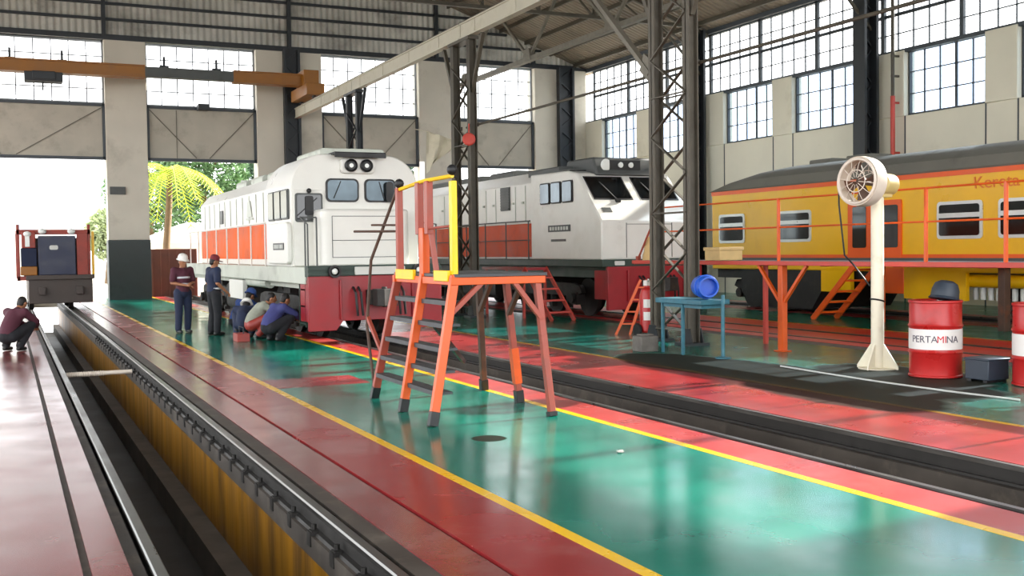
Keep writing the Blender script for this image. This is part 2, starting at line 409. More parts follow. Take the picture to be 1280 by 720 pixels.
# ---- rails
def rail(xc, label, group, y0=YN, y1=46, clips=None, zt=.012, far=46):
    t = thing('rail', label, 'rail', (xc, (y0+y1)/2, -.145), 0, group)
    prof = lambda w0, z0, w1, z1: [(xc-w0, z0), (xc+w0, z0), (xc+w1, z1), (xc-w1, z1)]
    h = MB(); h.prism([(xc-.034, zt-.038), (xc+.034, zt-.038), (xc+.036, zt-.012), (xc+.028, zt), (xc-.028, zt), (xc-.036, zt-.012)], 'y', y0, y1)
    part('rail_head', h, M['rail'], t)
    w = MB(); w.prism(prof(.06, -.145, .05, -.125), 'y', y0, y1); w.prism(prof(.013, -.125, .013, zt-.036), 'y', y0, y1)
    part('rail_web', w, M['raildark'], t)
    if clips:
        side, ys = clips
        for i, y in enumerate(ys):
            c = MB(); c.box(xc+side*.035, xc+side*.08, y-.045, y+.045, -.145, -.115); c.box(xc+side*.078, xc+side*.094, y-.04, y+.04, -.215, -.12)
            c.tube((xc+side*.055, y, -.11), (xc+side*.055, y, -.075), .018, n=6)
            part('rail_clip', c, M['raildark'], t)
    return t
rail(.71, 'worn steel rail along the left edge of the open inspection pit', 'track rails')
rail(1.85, 'worn steel rail on the clipped ledge above the yellow pit wall', 'track rails', clips=(-1, [4.2+.55*i for i in range(40)]))
rail(5.87, 'dark rail sunk beside the sunlit red floor strip of the middle track', 'track rails')
rail(6.995, 'thin bright rail at the far side of the oily middle track slot', 'track rails')
rail(13.63, 'near rail of the track under the white locomotive with the sloped nose', 'track rails')
rail(14.77, 'far rail of the track under the white locomotive with the sloped nose', 'track rails')
rail(19.43, 'near rail under the yellow coach', 'track rails', y1=30)
rail(20.57, 'far rail under the yellow coach', 'track rails', y1=30)

# ---- far wall
Z0, Z1, Z2 = 5.43, 7.50, 9.97
pil = [(3.58, 5.10), (9.35, 12.05), (16.34, 17.94), (21.94, 24.6)]
mb = MB()
mats = ['wall', 'dado', 'panel']
for i, (a, b) in enumerate(pil):
    mb.mi = 0; mb.box(a, b, YF-.05, YF+.75, 2.3, 10.05)
    mb.mi = 1; mb.box(a-.02, b+.02, YF-.08, YF+.78, -.2, 2.3)
mb.mi = 0; mb.box(-9.2, -3.2, YF, YF+.6, -.2, 10.05)
struct('wall_far', mb, [M[k] for k in mats], bev=.02)
bays = [(-3.2, 3.58), (5.10, 9.35), (12.05, 16.34), (17.94, 21.94)]
mb = MB()
for a, b in bays: mb.box(a, b, YF+.18, YF+.34, Z0, Z1)
struct('wall_header', mb, M['panel'])
def header_trim(a, b, i):
    mb = MB(); y = YF+.13
    mb.box(a, b, y-.06, y+.06, Z0-.05, Z0+.07); mb.box(a, b, y-.06, y+.06, Z1-.07, Z1+.03)
    mb.box(a, a+.10, y-.06, y+.06, Z0, Z1); mb.box(b-.10, b, y-.06, y+.06, Z0, Z1)
    struct('trim_%d' % i, mb, M['mullion'])
    d = MB(); m = (a+b)/2
    d.bar((a+.1, y+.03, Z1-.1), (m-.25, y+.03, Z0+.1), .03, .03); d.bar((b-.1, y+.03, Z1-.1), (m+.25, y+.03, Z0+.1), .03, .03)
    d.bar((m-1.0, y+.03, Z0+.05), (m-1.0, y+.03, Z1-.1), .02, .02)
    struct('trim_%d' % (i+10), d, M['steelg'])
for i, (a, b) in enumerate(bays): header_trim(a, b, i+1)
WN = [0]
def window_far(a, b):
    WN[0] += 1
    fr = MB(); y = YF+.3
    fr.box(a, b, y-.05, y+.05, Z1+.02, Z1+.1); fr.box(a, b, y-.05, y+.05, Z2-.08, Z2+.02)
    fr.box(a, a+.07, y-.05, y+.05, Z1, Z2); fr.box(b-.07, b, y-.05, y+.05, Z1, Z2)
    n = round((b-a)/.62)
    for k in range(1, n): x = a+(b-a)*k/n; fr.box(x-.022, x+.022, y-.015, y+.015, Z1, Z2)
    for k in range(1, 4): z = Z1+(Z2-Z1)*k/4; fr.box(a, b, y-.012, y+.012, z-.02, z+.02)
    o = struct('window_%d' % WN[0], fr, M['mullionl'])
    g = MB(); g.box(a+.05, b-.05, y+.02, y+.026, Z1+.08, Z2-.05); struct('glass_pane', g, M['glass'], o)
for a, b in bays: window_far(a, b)
# gable sheeting above, with girts and posts
RX, SL, EZ, XR, XL = 9.25, .35, 9.95, 24.6, -9.2
zr = lambda x: EZ + SL*(XR-x) if x > RX else EZ + SL*(XR-RX) - .3*(RX-x)
mb = MB(); mb.prism([(XL, 10.0), (XR, 10.0), (XR, zr(XR)+.1), (RX, zr(RX)+.1), (XL, zr(XL)+.1)], 'y', YF+.1, YF+.2)
struct('wall_gable', mb, M['gable'])
mb = MB()
for z in (10.12, 10.75, 11.35, 11.95, 12.6, 13.3, 14.1):
    xr_ = min(XR, XR-(z-EZ)/SL); mb.box(XL, xr_, YF-.02, YF+.1, z-.05, z+.05)
for x in (3.6, 10.74, 17.2, 21.9): mb.box(x-.07, x+.07, YF-.1, YF+.1, 10.0, zr(x))
mb.box(XL, XR, YF-.12, YF+.1, 9.95, 10.08)
struct('trim_20', mb, M['steel'])
# dark steel columns against the far wall
def wall_column(xc, yc, z1, label, sx=.28, sy=.3, z0=0):
    t = thing('steel_column', label, 'column', (xc, yc, z0))
    for s in (-1, 1):
        p = MB(); p.box(xc+s*sx-.05, xc+s*sx+.05, yc-sy/2, yc+sy/2, z0, z1); part('flange', p, M['steel'], t)
    w = MB(); n = int((z1-z0)/.55)
    for k in range(n):
        z = z0+.1+k*.55; s = 1 if k % 2 else -1
        w.bar((xc-s*sx, yc, z), (xc+s*sx, yc, z+.5), .05, .06, (0,1,0))
    w.box(xc-sx, xc+sx, yc+.06, yc+.10, z0, z1)
    part('lacing', w, M['steel'], t)
    b = MB(); b.box(xc-sx-.15, xc+sx+.15, yc-sy/2-.1, yc+sy/2+.1, z0, z0+.04); part('base_plate', b, M['steel'], t)
    return t
wall_column(10.74, 43.72, 10.0, 'dark laced steel column on the far wall behind the crane end')
wall_column(23.4, 43.72, 10.0, 'dark laced steel column in the corner of far and right walls', sx=.34)

# ---- right wall
ZS, ZB, ZT = 5.60, 7.56, 9.9
cols_y = [7.2, 16.3, 25.4, 34.4]
mb = MB()
mb.box(XR, XR+.4, YN, YF+.8, -.2, ZS)
wins = []
segs = []
for cy in [-1.9]+cols_y+[43.5]:
    segs.append((cy-1.05, cy+1.1))        # pier behind the column
    segs.append((cy+4.05, cy+5.1))        # pier midway
segs = [(a, min(b, YF+.8)) for a, b in segs if a < YF]
for a, b in segs: mb.box(XR-.06, XR+.4, max(a, YN), b, ZS-.01, ZB)
edges = sorted(segs)
for (a, b), (c, d) in zip(edges, edges[1:]): wins.append((b, c))
mb.box(XR, XR+.4, YN, 6.15, ZS, ZB); mb.box(XR, XR+.4, YN, 7.2, ZB, 10.0)
struct('wall_right', mb, M['wallr'], bev=.02)
mb = MB(); mb.box(XR-.02, XR+.12, YN, YF, ZB-.06, ZB+.06); mb.box(XR-.02, XR+.12, YN, YF, ZT-.02, ZT+.15)
for (a, b) in wins: mb.box(XR-.015, XR+.01, a-.02, a+.02, .0, ZS); mb.box(XR-.015, XR+.01, b-.02, b+.02, 0, ZS)
struct('trim_30', mb, M['mullion'])
def window_right(a, b, z0, z1, nrow, glass, heavy=()):
    WN[0] += 1
    x = XR+.18; fr = MB()
    fr.box(x-.06, x+.04, a, b, z0, z0+.07); fr.box(x-.06, x+.04, a, b, z1-.07, z1)
    fr.box(x-.06, x+.04, a, a+.07, z0, z1); fr.box(x-.06, x+.04, b-.07, b, z0, z1)
    n = max(2, round((b-a)/.56))
    for k in range(1, n):
        y = a+(b-a)*k/n; w = .04 if (k in heavy) else .016
        fr.box(x-.03, x+.02, y-w, y+w, z0, z1)
    for k in range(1, nrow):
        z = z0+(z1-z0)*k/nrow; hw = .05 if (nrow == 4 and k == 2) else .016; fr.box(x-.03, x+.02, a, b, z-hw, z+hw)
    o = struct('window_%d' % WN[0], fr, M['mullion'])
    g = MB(); g.box(x+.005, x+.011, a+.04, b-.04, z0+.04, z1-.04); struct('glass_pane', g, M[glass], o)
for a, b in wins:
    if b < 6: continue
    window_right(a, b, ZS, ZB, 3, 'glassblue', heavy=(round((b-a)/.56)//2,))
ys = sorted([c for c in [7.2, 16.3, 25.4, 34.4, 43.5]])
for c0, c1 in zip(ys, ys[1:]):
    for k in range(3): window_right(c0+(c1-c0)*k/3, c0+(c1-c0)*(k+1)/3, ZB, ZT, 4, 'glass')
for cy in (7.2, 16.3, 25.4, 34.4):
    wall_column(24.05, cy, 10.0, {7.2: 'dark steel column on the right wall nearest the camera', 16.3: 'dark steel column on the right wall behind the near end of the coach',
        25.4: 'dark laced steel column on the right wall behind the fan', 34.4: 'dark laced steel column on the right wall just right of the tall lattice post'}[cy], sx=.24, sy=.5) if cy > 20 else None

# ---- roof: sheets, purlins, trusses
mb = MB()
mb.prism([(XR+.45, zr(XR)-.157+.1), (XR+.45, zr(XR)-.157+.16), (RX, zr(RX)+.16), (RX, zr(RX)+.1)], 'y', YN, YF+1)
mb.prism([(XL, zr(XL)+.1), (XL, zr(XL)+.16), (RX, zr(RX)+.16), (RX, zr(RX)+.1)], 'y', YN, YF+1)
struct('ceiling', mb, M['roof'])
mb = MB(); x = XR-.6
while x > XL+.3:
    mb.box(x-.04, x+.04, YN, YF, zr(x)-.06, zr(x)+.10); x -= 1.25
struct('ceiling_purlin', mb, M['steelb'])
def truss(y, i):
    mb = MB(); zb = 10.15
    mb.bar((XR, y, zr(XR)-.12), (RX, y, zr(RX)-.12), .12, .14); mb.bar((RX, y, zr(RX)-.12), (XL, y, zr(XL)-.12), .12, .14)
    mb.bar((XR-.3, y, zb), (XL, y, zb), .12, .12)
    xs = [XR-.6-k*2.2 for k in range(15)]
    for k, x in enumerate(xs):
        if x < XL: break
        if zr(x)-.2-zb > .3: mb.bar((x, y, zb), (x, y, zr(x)-.12), .06, .06)
        if k+1 < len(xs) and xs[k+1] > XL:
            mb.bar((x, y, zb if x > RX else zr(x)-.12), (xs[k+1], y, zr(xs[k+1])-.12 if x > RX else zb), .06, .06)
    mb.bar((XR-.3, y, 8.3), (XR-2.2, y, zb), .08, .08)
    struct('ceiling_truss_%d' % i, mb, M['steelb'])
for i, y in enumerate((7.2, 16.3, 25.4, 34.4)): truss(y, i+1)
# long girder under the right half of the roof
t = thing('lattice_girder', 'long grey lattice girder under the right roof slope', 'girder', (18, 20, 8.8))
mb = MB(); mb.box(17.9, 18.1, YN, YF-.16, 8.78, 8.95); part('bottom_chord', mb, M['steelg'], t)
mb = MB(); mb.box(17.93, 18.07, YN, YF-.16, 11.3, 11.44); part('top_chord', mb, M['steelg'], t)
mb = MB(); g = MB()
y = 42.6
while y > YN+6:
    mb.bar((18, y, 8.9), (18, y-3.05, 11.35), .10, .10); mb.bar((18, y-3.05, 11.35), (18, y-6.1, 8.9), .10, .10)
    g.prism([(y-.35, 8.8), (y+.35, 8.8), (y+.2, 9.25), (y-.2, 9.25)], 'x', 17.88, 18.12); y -= 6.1
part('web_diagonals', mb, M['steelg'], t); part('gusset_plates', g, M['steelg'], t)

# ---- outdoors
mb = MB(); mb.box(-60, 80, 46, 140, -.3, -.06); mb.box(24.9, 80, -30, 46, -.3, -.06); mb.box(-60, -9, -60, 46, -.3, -.06); mb.box(-9, 80, -60, YN, -.3, -.06)
struct('ground', mb, M['ground'])
# ================================================================== CRANE GEAR AND LATTICE POSTS
def lattice_column(xc, yc, zt, label, m='steelb', s=.55, w=.2):
    t = thing('lattice_column', label, 'column', (xc, yc, 0), 0, 'lattice posts under the pale crane beam')
    for j in (-1, 1):
        p = MB(); y = yc+j*s
        p.box(xc-w/2, xc-w/2+.025, y-w/2, y+w/2, .05, zt); p.box(xc+w/2-.025, xc+w/2, y-w/2, y+w/2, .05, zt); p.box(xc-w/2, xc+w/2, y-.012, y+.012, .05, zt)
        part('channel_post', p, M[m], t)
    n = int((zt-.5)/.7)
    for i in (-1, 1):
        l = MB()
        for k in range(n):
            z = .25+k*.7; sg = i if k % 2 else -i
            l.bar((xc+i*w/2, yc-sg*s, z), (xc+i*w/2, yc+sg*s, z+.68), .02, .06, (1,0,0))
            if k % 3 == 0: l.bar((xc+i*w/2, yc-s, z), (xc+i*w/2, yc+s, z), .02, .06, (1,0,0))
        part('lacing', l, M[m], t)
    for j in (-1, 1):
        b = MB(); y = yc+j*s; b.box(xc-.22, xc+.22, y-.22, y+.22, 0, .05)
        for i in (-1, 1): b.prism([(y-.18, .05), (y+.18, .05), (y+.1, .3), (y-.1, .3)], 'x', xc+i*.12-.012, xc+i*.12+.012)
        part('base_plate', b, M['steel'], t)
    c = MB(); c.box(xc-.15, xc+.15, yc-s-.15, yc+s+.15, zt-.08, zt)
    for sg in (-1, 1): c.bar((xc, yc+sg*(s+.05), zt-1.4), (xc, yc+sg*(s+.75), zt-.04), .09, .09)
    part('head_bracket', c, M[m], t)
    return t
LC = lattice_column(10.9, 16.3, 7.18, 'grey-brown lattice steel post beside the blue table', m='colgrey')
LA = lattice_column(10.9, 26.0, 7.18, 'dark lattice steel post rising behind the orange work stand')
lattice_column(10.9, 35.7, 7.18, 'farthest dark lattice steel post, seen above the cab of the nearer locomotive', m='steel')
t = thing('runway_beam', 'long pale crane runway beam on the lattice posts', 'beam', (10.9, 20, 7.18))
for a, b in ((-5, 6.57), (6.63, 16.27), (16.33, 25.97), (26.03, 35.67), (35.73, 43.6)):
    mb = MB(); mb.box(10.80, 11.0, a, b, 7.20, 7.235); mb.box(10.80, 11.0, a, b, 7.565, 7.60); mb.box(10.835, 10.865, a, b, 7.23, 7.57)
    y = a+1.5
    while y < b-.5: mb.box(10.82, 10.98, y-.01, y+.01, 7.23, 7.57); y += 2.4
    part('beam_span', mb, M['beam'], t)
mb = MB(); mb.box(10.87, 10.93, -5, 43.6, 7.60, 7.66); part('crane_rail', mb, M['steelb'], t)
# knee braces off the nearest lattice post
mb = MB(); mb.bar((10.9, 17.02, 4.95), (10.9, 19.5, 7.16), .12, .09); mb.prism([(16.97, 4.75), (17.35, 5.05), (17.2, 5.35), (16.97, 5.2)], 'x', 10.86, 10.94)
part('knee_brace', mb, M['steelg'], LC)
mb = MB(); mb.path([(11.06, y, 4.95) for y in (26.2, 20, 14, 8, 2)], .03)
for y in (26.55, 25.45, 16.85, 15.75): mb.box(11.005, 11.07, y-.05, y+.05, 4.9, 5.0)
solo('conduit_pipe', mb, M['steelb'], 'thin dark brown pipe strung high between the lattice posts across the right windows', 'pipe')
# bridge crane
t = thing('bridge_crane', 'orange bridge crane spanning before the far wall windows', 'crane', (3, 41.8, 8.15))
mb = MB(); mb.box(-9, 4.8, 41.6, 42.0, 8.26, 8.64); mb.box(-9, 4.8, 41.52, 42.08, 8.62, 8.67); mb.box(-9, 4.8, 41.52, 42.08, 8.22, 8.27)
mb.box(8.0, 11.0, 41.6, 42.0, 8.26, 8.64); mb.box(8.0, 11.0, 41.52, 42.08, 8.62, 8.67); mb.box(8.0, 11.0, 41.52, 42.08, 8.22, 8.27)
part('bridge_girder', mb, M['crane'], t)
mb = MB(); mb.box(4.8, 8.0, 41.6, 42.0, 8.27, 8.63); part('shaded_girder_section', mb, M['dkgrey'], t, label='middle section of the orange girder, backlight shade coloured in as dark grey')  # orange girder seen against the light, its shade put into the grey colour
mb = MB(); mb.box(10.55, 11.25, 40.6, 43.1, 7.76, 8.2); mb.box(10.6, 11.2, 41.2, 42.4, 8.18, 8.8); part('end_carriage', mb, M['crane'], t, .02)
for y in (40.9, 42.8):
    mb = MB(); mb.lathe([(.17, -.06), (.2, -.05), (.2, -.03), (.155, -.03), (.155, .06)], (10.9, y, 7.87), 16, Euler((0, PI/2, 0)).to_matrix()); part('wheel', mb, M['steel'], t)
mb = MB(); mb.box(.75, 2.0, 41.45, 42.15, 7.9, 8.22); mb.box(1.0, 1.75, 41.35, 41.5, 7.95, 8.23); mb.tube((1.35, 41.8, 7.91), (1.35, 41.8, 7.6), .03); part('hoist', mb, M['steel'], t, .02)
for x in (-4.5, .3, 2.0, 5.5, 7.4):
    mb = MB(); mb.box(x-.04, x+.04, 41.75, 41.85, 8.67, 9.05); mb.box(x-.16, x+.16, 41.7, 41.9, 8.66, 8.72); part('festoon_post', mb, M['steel'], t)
mb = MB(); mb.box(6.98, 7.4, 43.5, 43.95, 7.38, 7.62); mb.bar((7.19, 43.95, 7.5), (7.19, 44.2, 7.5), .06, .06)
solo('floodlight', mb, M['steel'], 'small dark floodlight box under the second far window from the left', 'lamp', bev=.02)
mb = MB(); mb.box(3.67, 4.24, 43.88, 43.93, 4.05, 4.35); solo('wall_plate', mb, M['dkgrey'], 'small dark grey plate high on the left pillar', 'sign', bev=.008)
# tarpaulin by the middle lattice post
bm = MB(); nx, nz = 10, 12; vs = []; fs = []
for i in range(nx+1):
    for k in range(nz+1):
        u = i/nx; v = k/nz
        vs.append((11.38+.95*u*(1-.7*v*v), 30+.07*math.sin(u*11+v*2), 5.27-1.25*v*(1-.35*u) - .25*u*(1-v)))
for i in range(nx):
    for k in range(nz): fs.append((i*(nz+1)+k, (i+1)*(nz+1)+k, (i+1)*(nz+1)+k+1, i*(nz+1)+k+1))
bm._add(vs, fs)
bm2 = [Vector((v[0], v[1]+.02, v[2])) for v in vs]; bm._add(bm2, [tuple(reversed(f)) for f in fs])
bm.path([(10.98, 29.99, 5.32), (11.45, 30.0, 5.26), (12.1, 30.01, 5.0), (13.2, 30, 4.75)], .012, 6)
solo('tarpaulin', bm, M['tarp'], 'pale tarpaulin hung from a line beside the middle lattice post', 'tarpaulin')
mb = MB(); mb.lathe([(.02, -.04), (.14, -.035), (.17, 0), (.14, .035), (.02, .04)], (10.74, 25.3, 4.55), 18, Euler((R(80), 0, R(-20))).to_matrix()); mb.bar((10.74, 25.3, 4.7), (10.79, 25.4, 4.95), .03, .03)
part('warning_disc', mb, M['redpipe'], LA, label='faded red disc')

# ================================================================== LOCOMOTIVES
def wheel_mb(x, y, r, side):
    mb = MB(); q = Euler((0, PI/2*side, 0)).to_matrix()
    mb.lathe([(r*.2, -.09), (r*.24, -.03), (r*.78, .0), (r*.82, -.06), (r, -.055), (r*1.0, .05), (r*1.06, .06), (r*1.06, .085), (r*.4, .085)], (x, y, r*1.0+.012), 28, q)
    return mb
def bogie(parent, xc, y0, y1, r, naxle=3, frame='under'):
    f = MB()
    for s in (-1, 1):
        x = xc+s*.98; n = 12
        f.prism([(y0-.35, .62), (y0-.25, .78), (y0+.2, .85), (y1-.2, .85), (y1+.25, .78), (y1+.35, .62), (y1+.1, .52), (y0-.1, .52)], 'x', x-.07, x+.07)
        for k in range(naxle):
            y = y0+(y1-y0)*k/(naxle-1)
            f.box(x-.1, x+.14, y-.16, y+.16, .30, .62); f.tube((x+s*.12, y, r), (x+s*.2, y, r), .13, n=14)
            for q in (-.22, .22): f.tube((x, y+q, .6), (x, y+q, .8), .06, n=8)
        for k in range(2*(naxle-1)):
            y = y0+(y1-y0)*(k+.5)/(2*(naxle-1)); f.box(x-.05, x+.1, y-.05, y+.05, .2, .55)
    f.box(xc-.9, xc+.9, (y0+y1)/2-.3, (y0+y1)/2+.3, .55, 1.0)
    for k in range(naxle): y = y0+(y1-y0)*k/(naxle-1); f.tube((xc-.6, y, r+.012), (xc+.6, y, r+.012), .08)
    b = part('bogie', f, M[frame], parent)
    for k in range(naxle):
        y = y0+(y1-y0)*k/(naxle-1)
        for s in (-1, 1): part('wheel', wheel_mb(xc+s*.56, y, r, s), M['under'], b)
    return b
def rounded(x0, x1, z0, z1, r, n=6, bottom=False):
    """outline with round top corners, (u, v)"""
    p = [(x0, z0), (x1, z0)]
    for k in range(n+1): a = PI/2*k/n; p.append((x1-r+r*math.cos(a), z1-r+r*math.sin(a)))
    for k in range(n+1): a = PI/2+PI/2*k/n; p.append((x0+r+r*math.cos(a), z1-r+r*math.sin(a)))
    return p
def rrect(x0, x1, z0, z1, r, n=4):
    p = []
    for cx, cz, a0 in ((x1-r, z0+r, -90), (x1-r, z1-r, 0), (x0+r, z1-r, 90), (x0+r, z0+r, 180)):
        for k in range(n+1): a = R(a0+90*k/n); p.append((cx+r*math.cos(a), cz+r*math.sin(a)))
    return p
def front_window(parent, x0, x1, z0, z1, y, r=.08, glass='skyglass', frame='black', name='windscreen'):
    f = MB(); f.prism(rrect(x0-.035, x1+.035, z0-.035, z1+.035, r+.02), 'y', y-.02, y+.05); o = part(name, f, M[frame], parent)
    g = MB(); g.prism(rrect(x0, x1, z0, z1, r), 'y', y-.03, y+.02); part('glass', g, M[glass], o)
    return o
def side_window(parent, x, y0, y1, z0, z1, r=.06, glass='darkglass', frame='silver', fw=.05, name='window', d=-1):
    f = MB(); f.prism(rrect(y0-fw, y1+fw, z0-fw, z1+fw, r+.02), 'x', x-.03, x+.03); o = part(name, f, M[frame], parent)
    g = MB(); g.prism(rrect(y0, y1, z0, z1, r), 'x', x+d*.04-.005, x+.005); part('glass', g, M[glass], o)
    return o

# ---- nearer white locomotive, short hood first
xc = 6.42
L1 = thing('locomotive', 'nearer white diesel locomotive with blunt nose and twin headlights over a red buffer plate', 'locomotive', (xc, 26.5, 0), 0)
mb = MB(); mb.box(5.09, 7.75, 20.0, 34.6, 1.24, 1.44); mb.box(5.3, 7.54, 20.0, 34.6, 1.0, 1.26)
mb.box(5.09, 5.14, 20.0, 34.6, 1.12, 1.44)
part('underframe', mb, M['whitegrey'], L1, .015)
mb = MB(); mb.box(5.09, 7.75, 19.78, 20.02, 1.26, 1.47)
for k in range(2): mb.box(5.09, 7.75, 19.74, 19.78, 1.29+k*.1, 1.33+k*.1)
fs_ = part('front_sill', mb, M['dkgreen'], L1)
mb = MB(); mb.prism(rrect(5.98, 6.98, 1.29, 1.44, .02), 'y', 19.70, 19.75); pl = part('number_board', mb, M['palemark'], fs_)
mb = MB(); q = Euler((PI/2, 0, 0)).to_matrix()
for x in (5.58, 7.26):
    mb = MB(); mb.lathe([(.075, -.08), (.10, -.06), (.12, .02), (.12, .10), (.085, .10), (.07, .03)], (x, 19.76, 1.36), 18, q)
    ml = part('marker_lamp', mb, M['black'], L1)
    mb = MB(); mb.ball((x, 19.68, 1.36), (.06, .04, .06)); part('marker_lens', mb, M['lampglass'], ml)
mb = MB(); mb.prism([(5.09, .24), (5.62, .24), (5.75, .42), (7.09, .42), (7.22, .24), (7.75, .24), (7.75, 1.27), (5.09, 1.27)], 'y', 19.76, 19.84)
mb.box(5.12, 5.2, 19.84, 20.5, .4, 1.2); mb.box(7.64, 7.72, 19.84, 20.5, .4, 1.2)
for x in (5.7, 7.14): mb.box(x-.02, x+.02, 19.7, 19.78, .45, 1.2)
part('buffer_plate', mb, M['bumper'], L1, .01)
mb = MB(); mb.box(6.2, 6.64, 19.5, 19.8, .72, 1.0); mb.prism([(6.25, 19.2), (6.36, 19.12), (6.5, 19.2), (6.66, 19.22), (6.66, 19.5), (6.25, 19.5)], 'z', .70, 1.02); mb.tube((6.42, 19.3, .68), (6.42, 19.3, 1.06), .05)
part('coupler', mb, M['under'], L1, .01)
for x in (5.95, 6.05, 6.8, 6.9):
    mb = MB(); mb.path([(x, 19.74, 1.05), (x, 19.58, .95), (x, 19.52, .72), (x+.03, 19.56, .52)], .025, 6); part('brake_hose', mb, M['black'], L1)
# nose
mb = MB(); pr = rrect(5.52, 7.32, 20.3, 21.6, .16, 5); mb.prism(pr, 'z', 1.44, 2.56)
n_ = part('nose', mb, M['white'], L1, .05)
mb = MB()
for z in (2.42, 1.95, 1.62): mb.box(5.72, 7.12, 20.292, 20.31, z-.006, z+.006)
for x in (5.72, 7.12): mb.box(x-.006, x+.006, 20.292, 20.31, 1.62, 2.42)
part('nose_seam', mb, M['dkgrey'], n_)
# cab
def cabprof(o=0): 
    p = [(5.09-o, 1.44), (7.75+o, 1.44)]
    for k in range(9):
        a = PI/2*k/8; p.append((7.08+(.67+o)*math.cos(a), 2.98+(.70+o)*math.sin(a)))
    for k in range(9):
        a = PI/2+PI/2*k/8; p.append((5.76+(.67+o)*math.cos(a), 2.98+(.70+o)*math.sin(a)))
    return p
mb = MB(); mb.prism(cabprof(), 'y', 21.0, 23.25)
cab = part('cab', mb, M['white'], L1, .03)
for a, b in ((5.83, 6.44), (6.63, 7.22)): front_window(L1, a, b, 2.76, 3.16, 20.99)
mb = MB(); mb.prism(rrect(7.02, 7.18, 2.72, 3.14, .07), 'y', 20.86, 20.92); mb.bar((7.1, 20.92, 2.95), (7.3, 21.0, 2.95), .03, .03); part('mirror', mb, M['black'], L1)
for p0, p1 in (((6.1, 20.955, 3.14), (5.95, 20.945, 2.8)), ((6.9, 20.955, 3.14), (7.0, 20.945, 2.8))):
    mb = MB(); mb.bar(p0, p1, .015, .015); part('wiper', mb, M['black'], L1)
mb = MB(); mb.prism(rrect(6.10, 6.80, 3.30, 3.60, .08), 'y', 20.9, 21.1); hl = part('headlight_housing', mb, M['white'], L1, .015)
for x in (6.29, 6.61):
    mb = MB(); mb.lathe([(.085, -.03), (.125, -.03), (.13, .06), (.10, .09), (.085, .06)], (x, 20.89, 3.45), 22, q); o = part('headlight_ring', mb, M['black'], hl)
    mb = MB(); mb.lathe([(.0, .02), (.088, .0), (.088, .05), (.0, .06)], (x, 20.885, 3.45), 18, q); part('headlight_lens', mb, M['lampglass'], hl)
mb = MB(); mb.box(5.92, 6.98, 20.75, 21.2, 3.66, 3.71); mb.box(5.92, 6.98, 20.72, 20.76, 3.6, 3.7); part('sun_visor', mb, M['black'], L1, .01)
mb = MB(); mb.prism(rounded(5.75, 7.1, 3.62, 3.82, .08), 'y', 21.2, 23.1); part('roof_box', mb, M['whitegrey'], L1, .01)
# left front door on the cab face
mb = MB(); mb.box(5.14, 5.76, 20.965, 21.02, 1.46, 2.96); d_ = part('cab_door', mb, M['white'], L1, .01)
front_window(L1, 5.2, 5.68, 2.36, 2.86, 20.96, .03, 'darkglass', 'dkgrey', 'door_window')
mb = MB(); mb.bar((5.2, 20.93, 2.45), (5.6, 20.93, 2.8), .02, .02); mb.ball((5.44, 20.92, 2.94), .05); mb.prism(rrect(5.36, 5.52, 2.46, 2.84, .04), 'y', 20.9, 20.93); part('door_mirror', mb, M['black'], L1)
mb = MB()
for x in (5.22, 5.45): mb.tube((x, 20.45, 1.44), (x, 20.45, 2.4), .016)
mb.path([(5.13, 19.9, 1.44), (5.13, 19.9, 2.25), (5.13, 20.45, 2.4), (5.22, 20.45, 2.4), (5.45, 20.45, 2.4)], .016)
part('front_handrail', mb, M['dkgrey'], L1)
mb = MB(); mb.path([(7.71, 19.9, 1.44), (7.71, 19.9, 2.25), (7.71, 20.6, 2.3)], .016); part('front_handrail', mb, M['dkgrey'], L1)
# cab side
for a, b in ((21.14, 21.62), (21.74, 22.22), (22.36, 22.84)): side_window(L1, 5.085, a, b, 2.42, 2.96, .03, 'darkglass', 'dkgrey', .03, 'cab_side_window')
mb = MB(); mb.prism(rrect(20.98, 22.72, 1.5, 2.33, .1), 'x', 5.0, 5.1); sp = part('cab_side_panel', mb, M['white'], L1, .02)
mb = MB(); mb.box(4.985, 5.0, 21.25, 22.15, 1.78, 1.92); np_ = part('number_plate', mb, M['dkgrey'], sp)
y = 21.32
for w in (.09, .09, .05, .09, .09, .09):
    mb = MB(); mb.box(4.98, 4.986, y, y+w*.8, 1.81, 1.89); y += .13; part('plate_mark', mb, M['palemark'], np_)
# hood
mb = MB(); mb.prism([(5.52, 1.44), (7.32, 1.44), (7.32, 3.2), (7.05, 3.5), (5.79, 3.5), (5.52, 3.2)], 'y', 23.25, 34.4)
hood = part('long_hood', mb, M['white'], L1, .02)
mb = MB(); mb.box(5.505, 5.525, 23.4, 34.3, 1.58, 2.40); part('side_stripe', mb, M['orange_str'], L1)
mb = MB(); mb.box(7.315, 7.335, 23.4, 34.3, 1.58, 2.40); part('side_stripe', mb, M['orange_str'], L1)
mb = MB(); y = 24.6
while y < 34.2:
    mb.box(5.502, 5.52, y-.010, y+.010, 2.46, 3.15); y += .82
part('hood_door_seam', mb, M['whitegrey'], hood)
mb = MB(); mb.box(5.49, 5.53, 23.5, 24.3, 2.5, 3.2)
for k in range(6): mb.box(5.47, 5.5, 23.5, 24.3, 2.55+k*.11, 2.6+k*.11)
part('radiator_grille', mb, M['dkgrey'], hood)
mb = MB(); mb.box(5.49, 5.53, 24.7, 24.95, 2.55, 3.25); part('hood_vent', mb, M['dkgrey'], hood)
mb = MB(); mb.box(5.49, 5.53, 30.6, 31.0, 2.55, 2.92); part('hood_vent', mb, M['dkgrey'], hood)
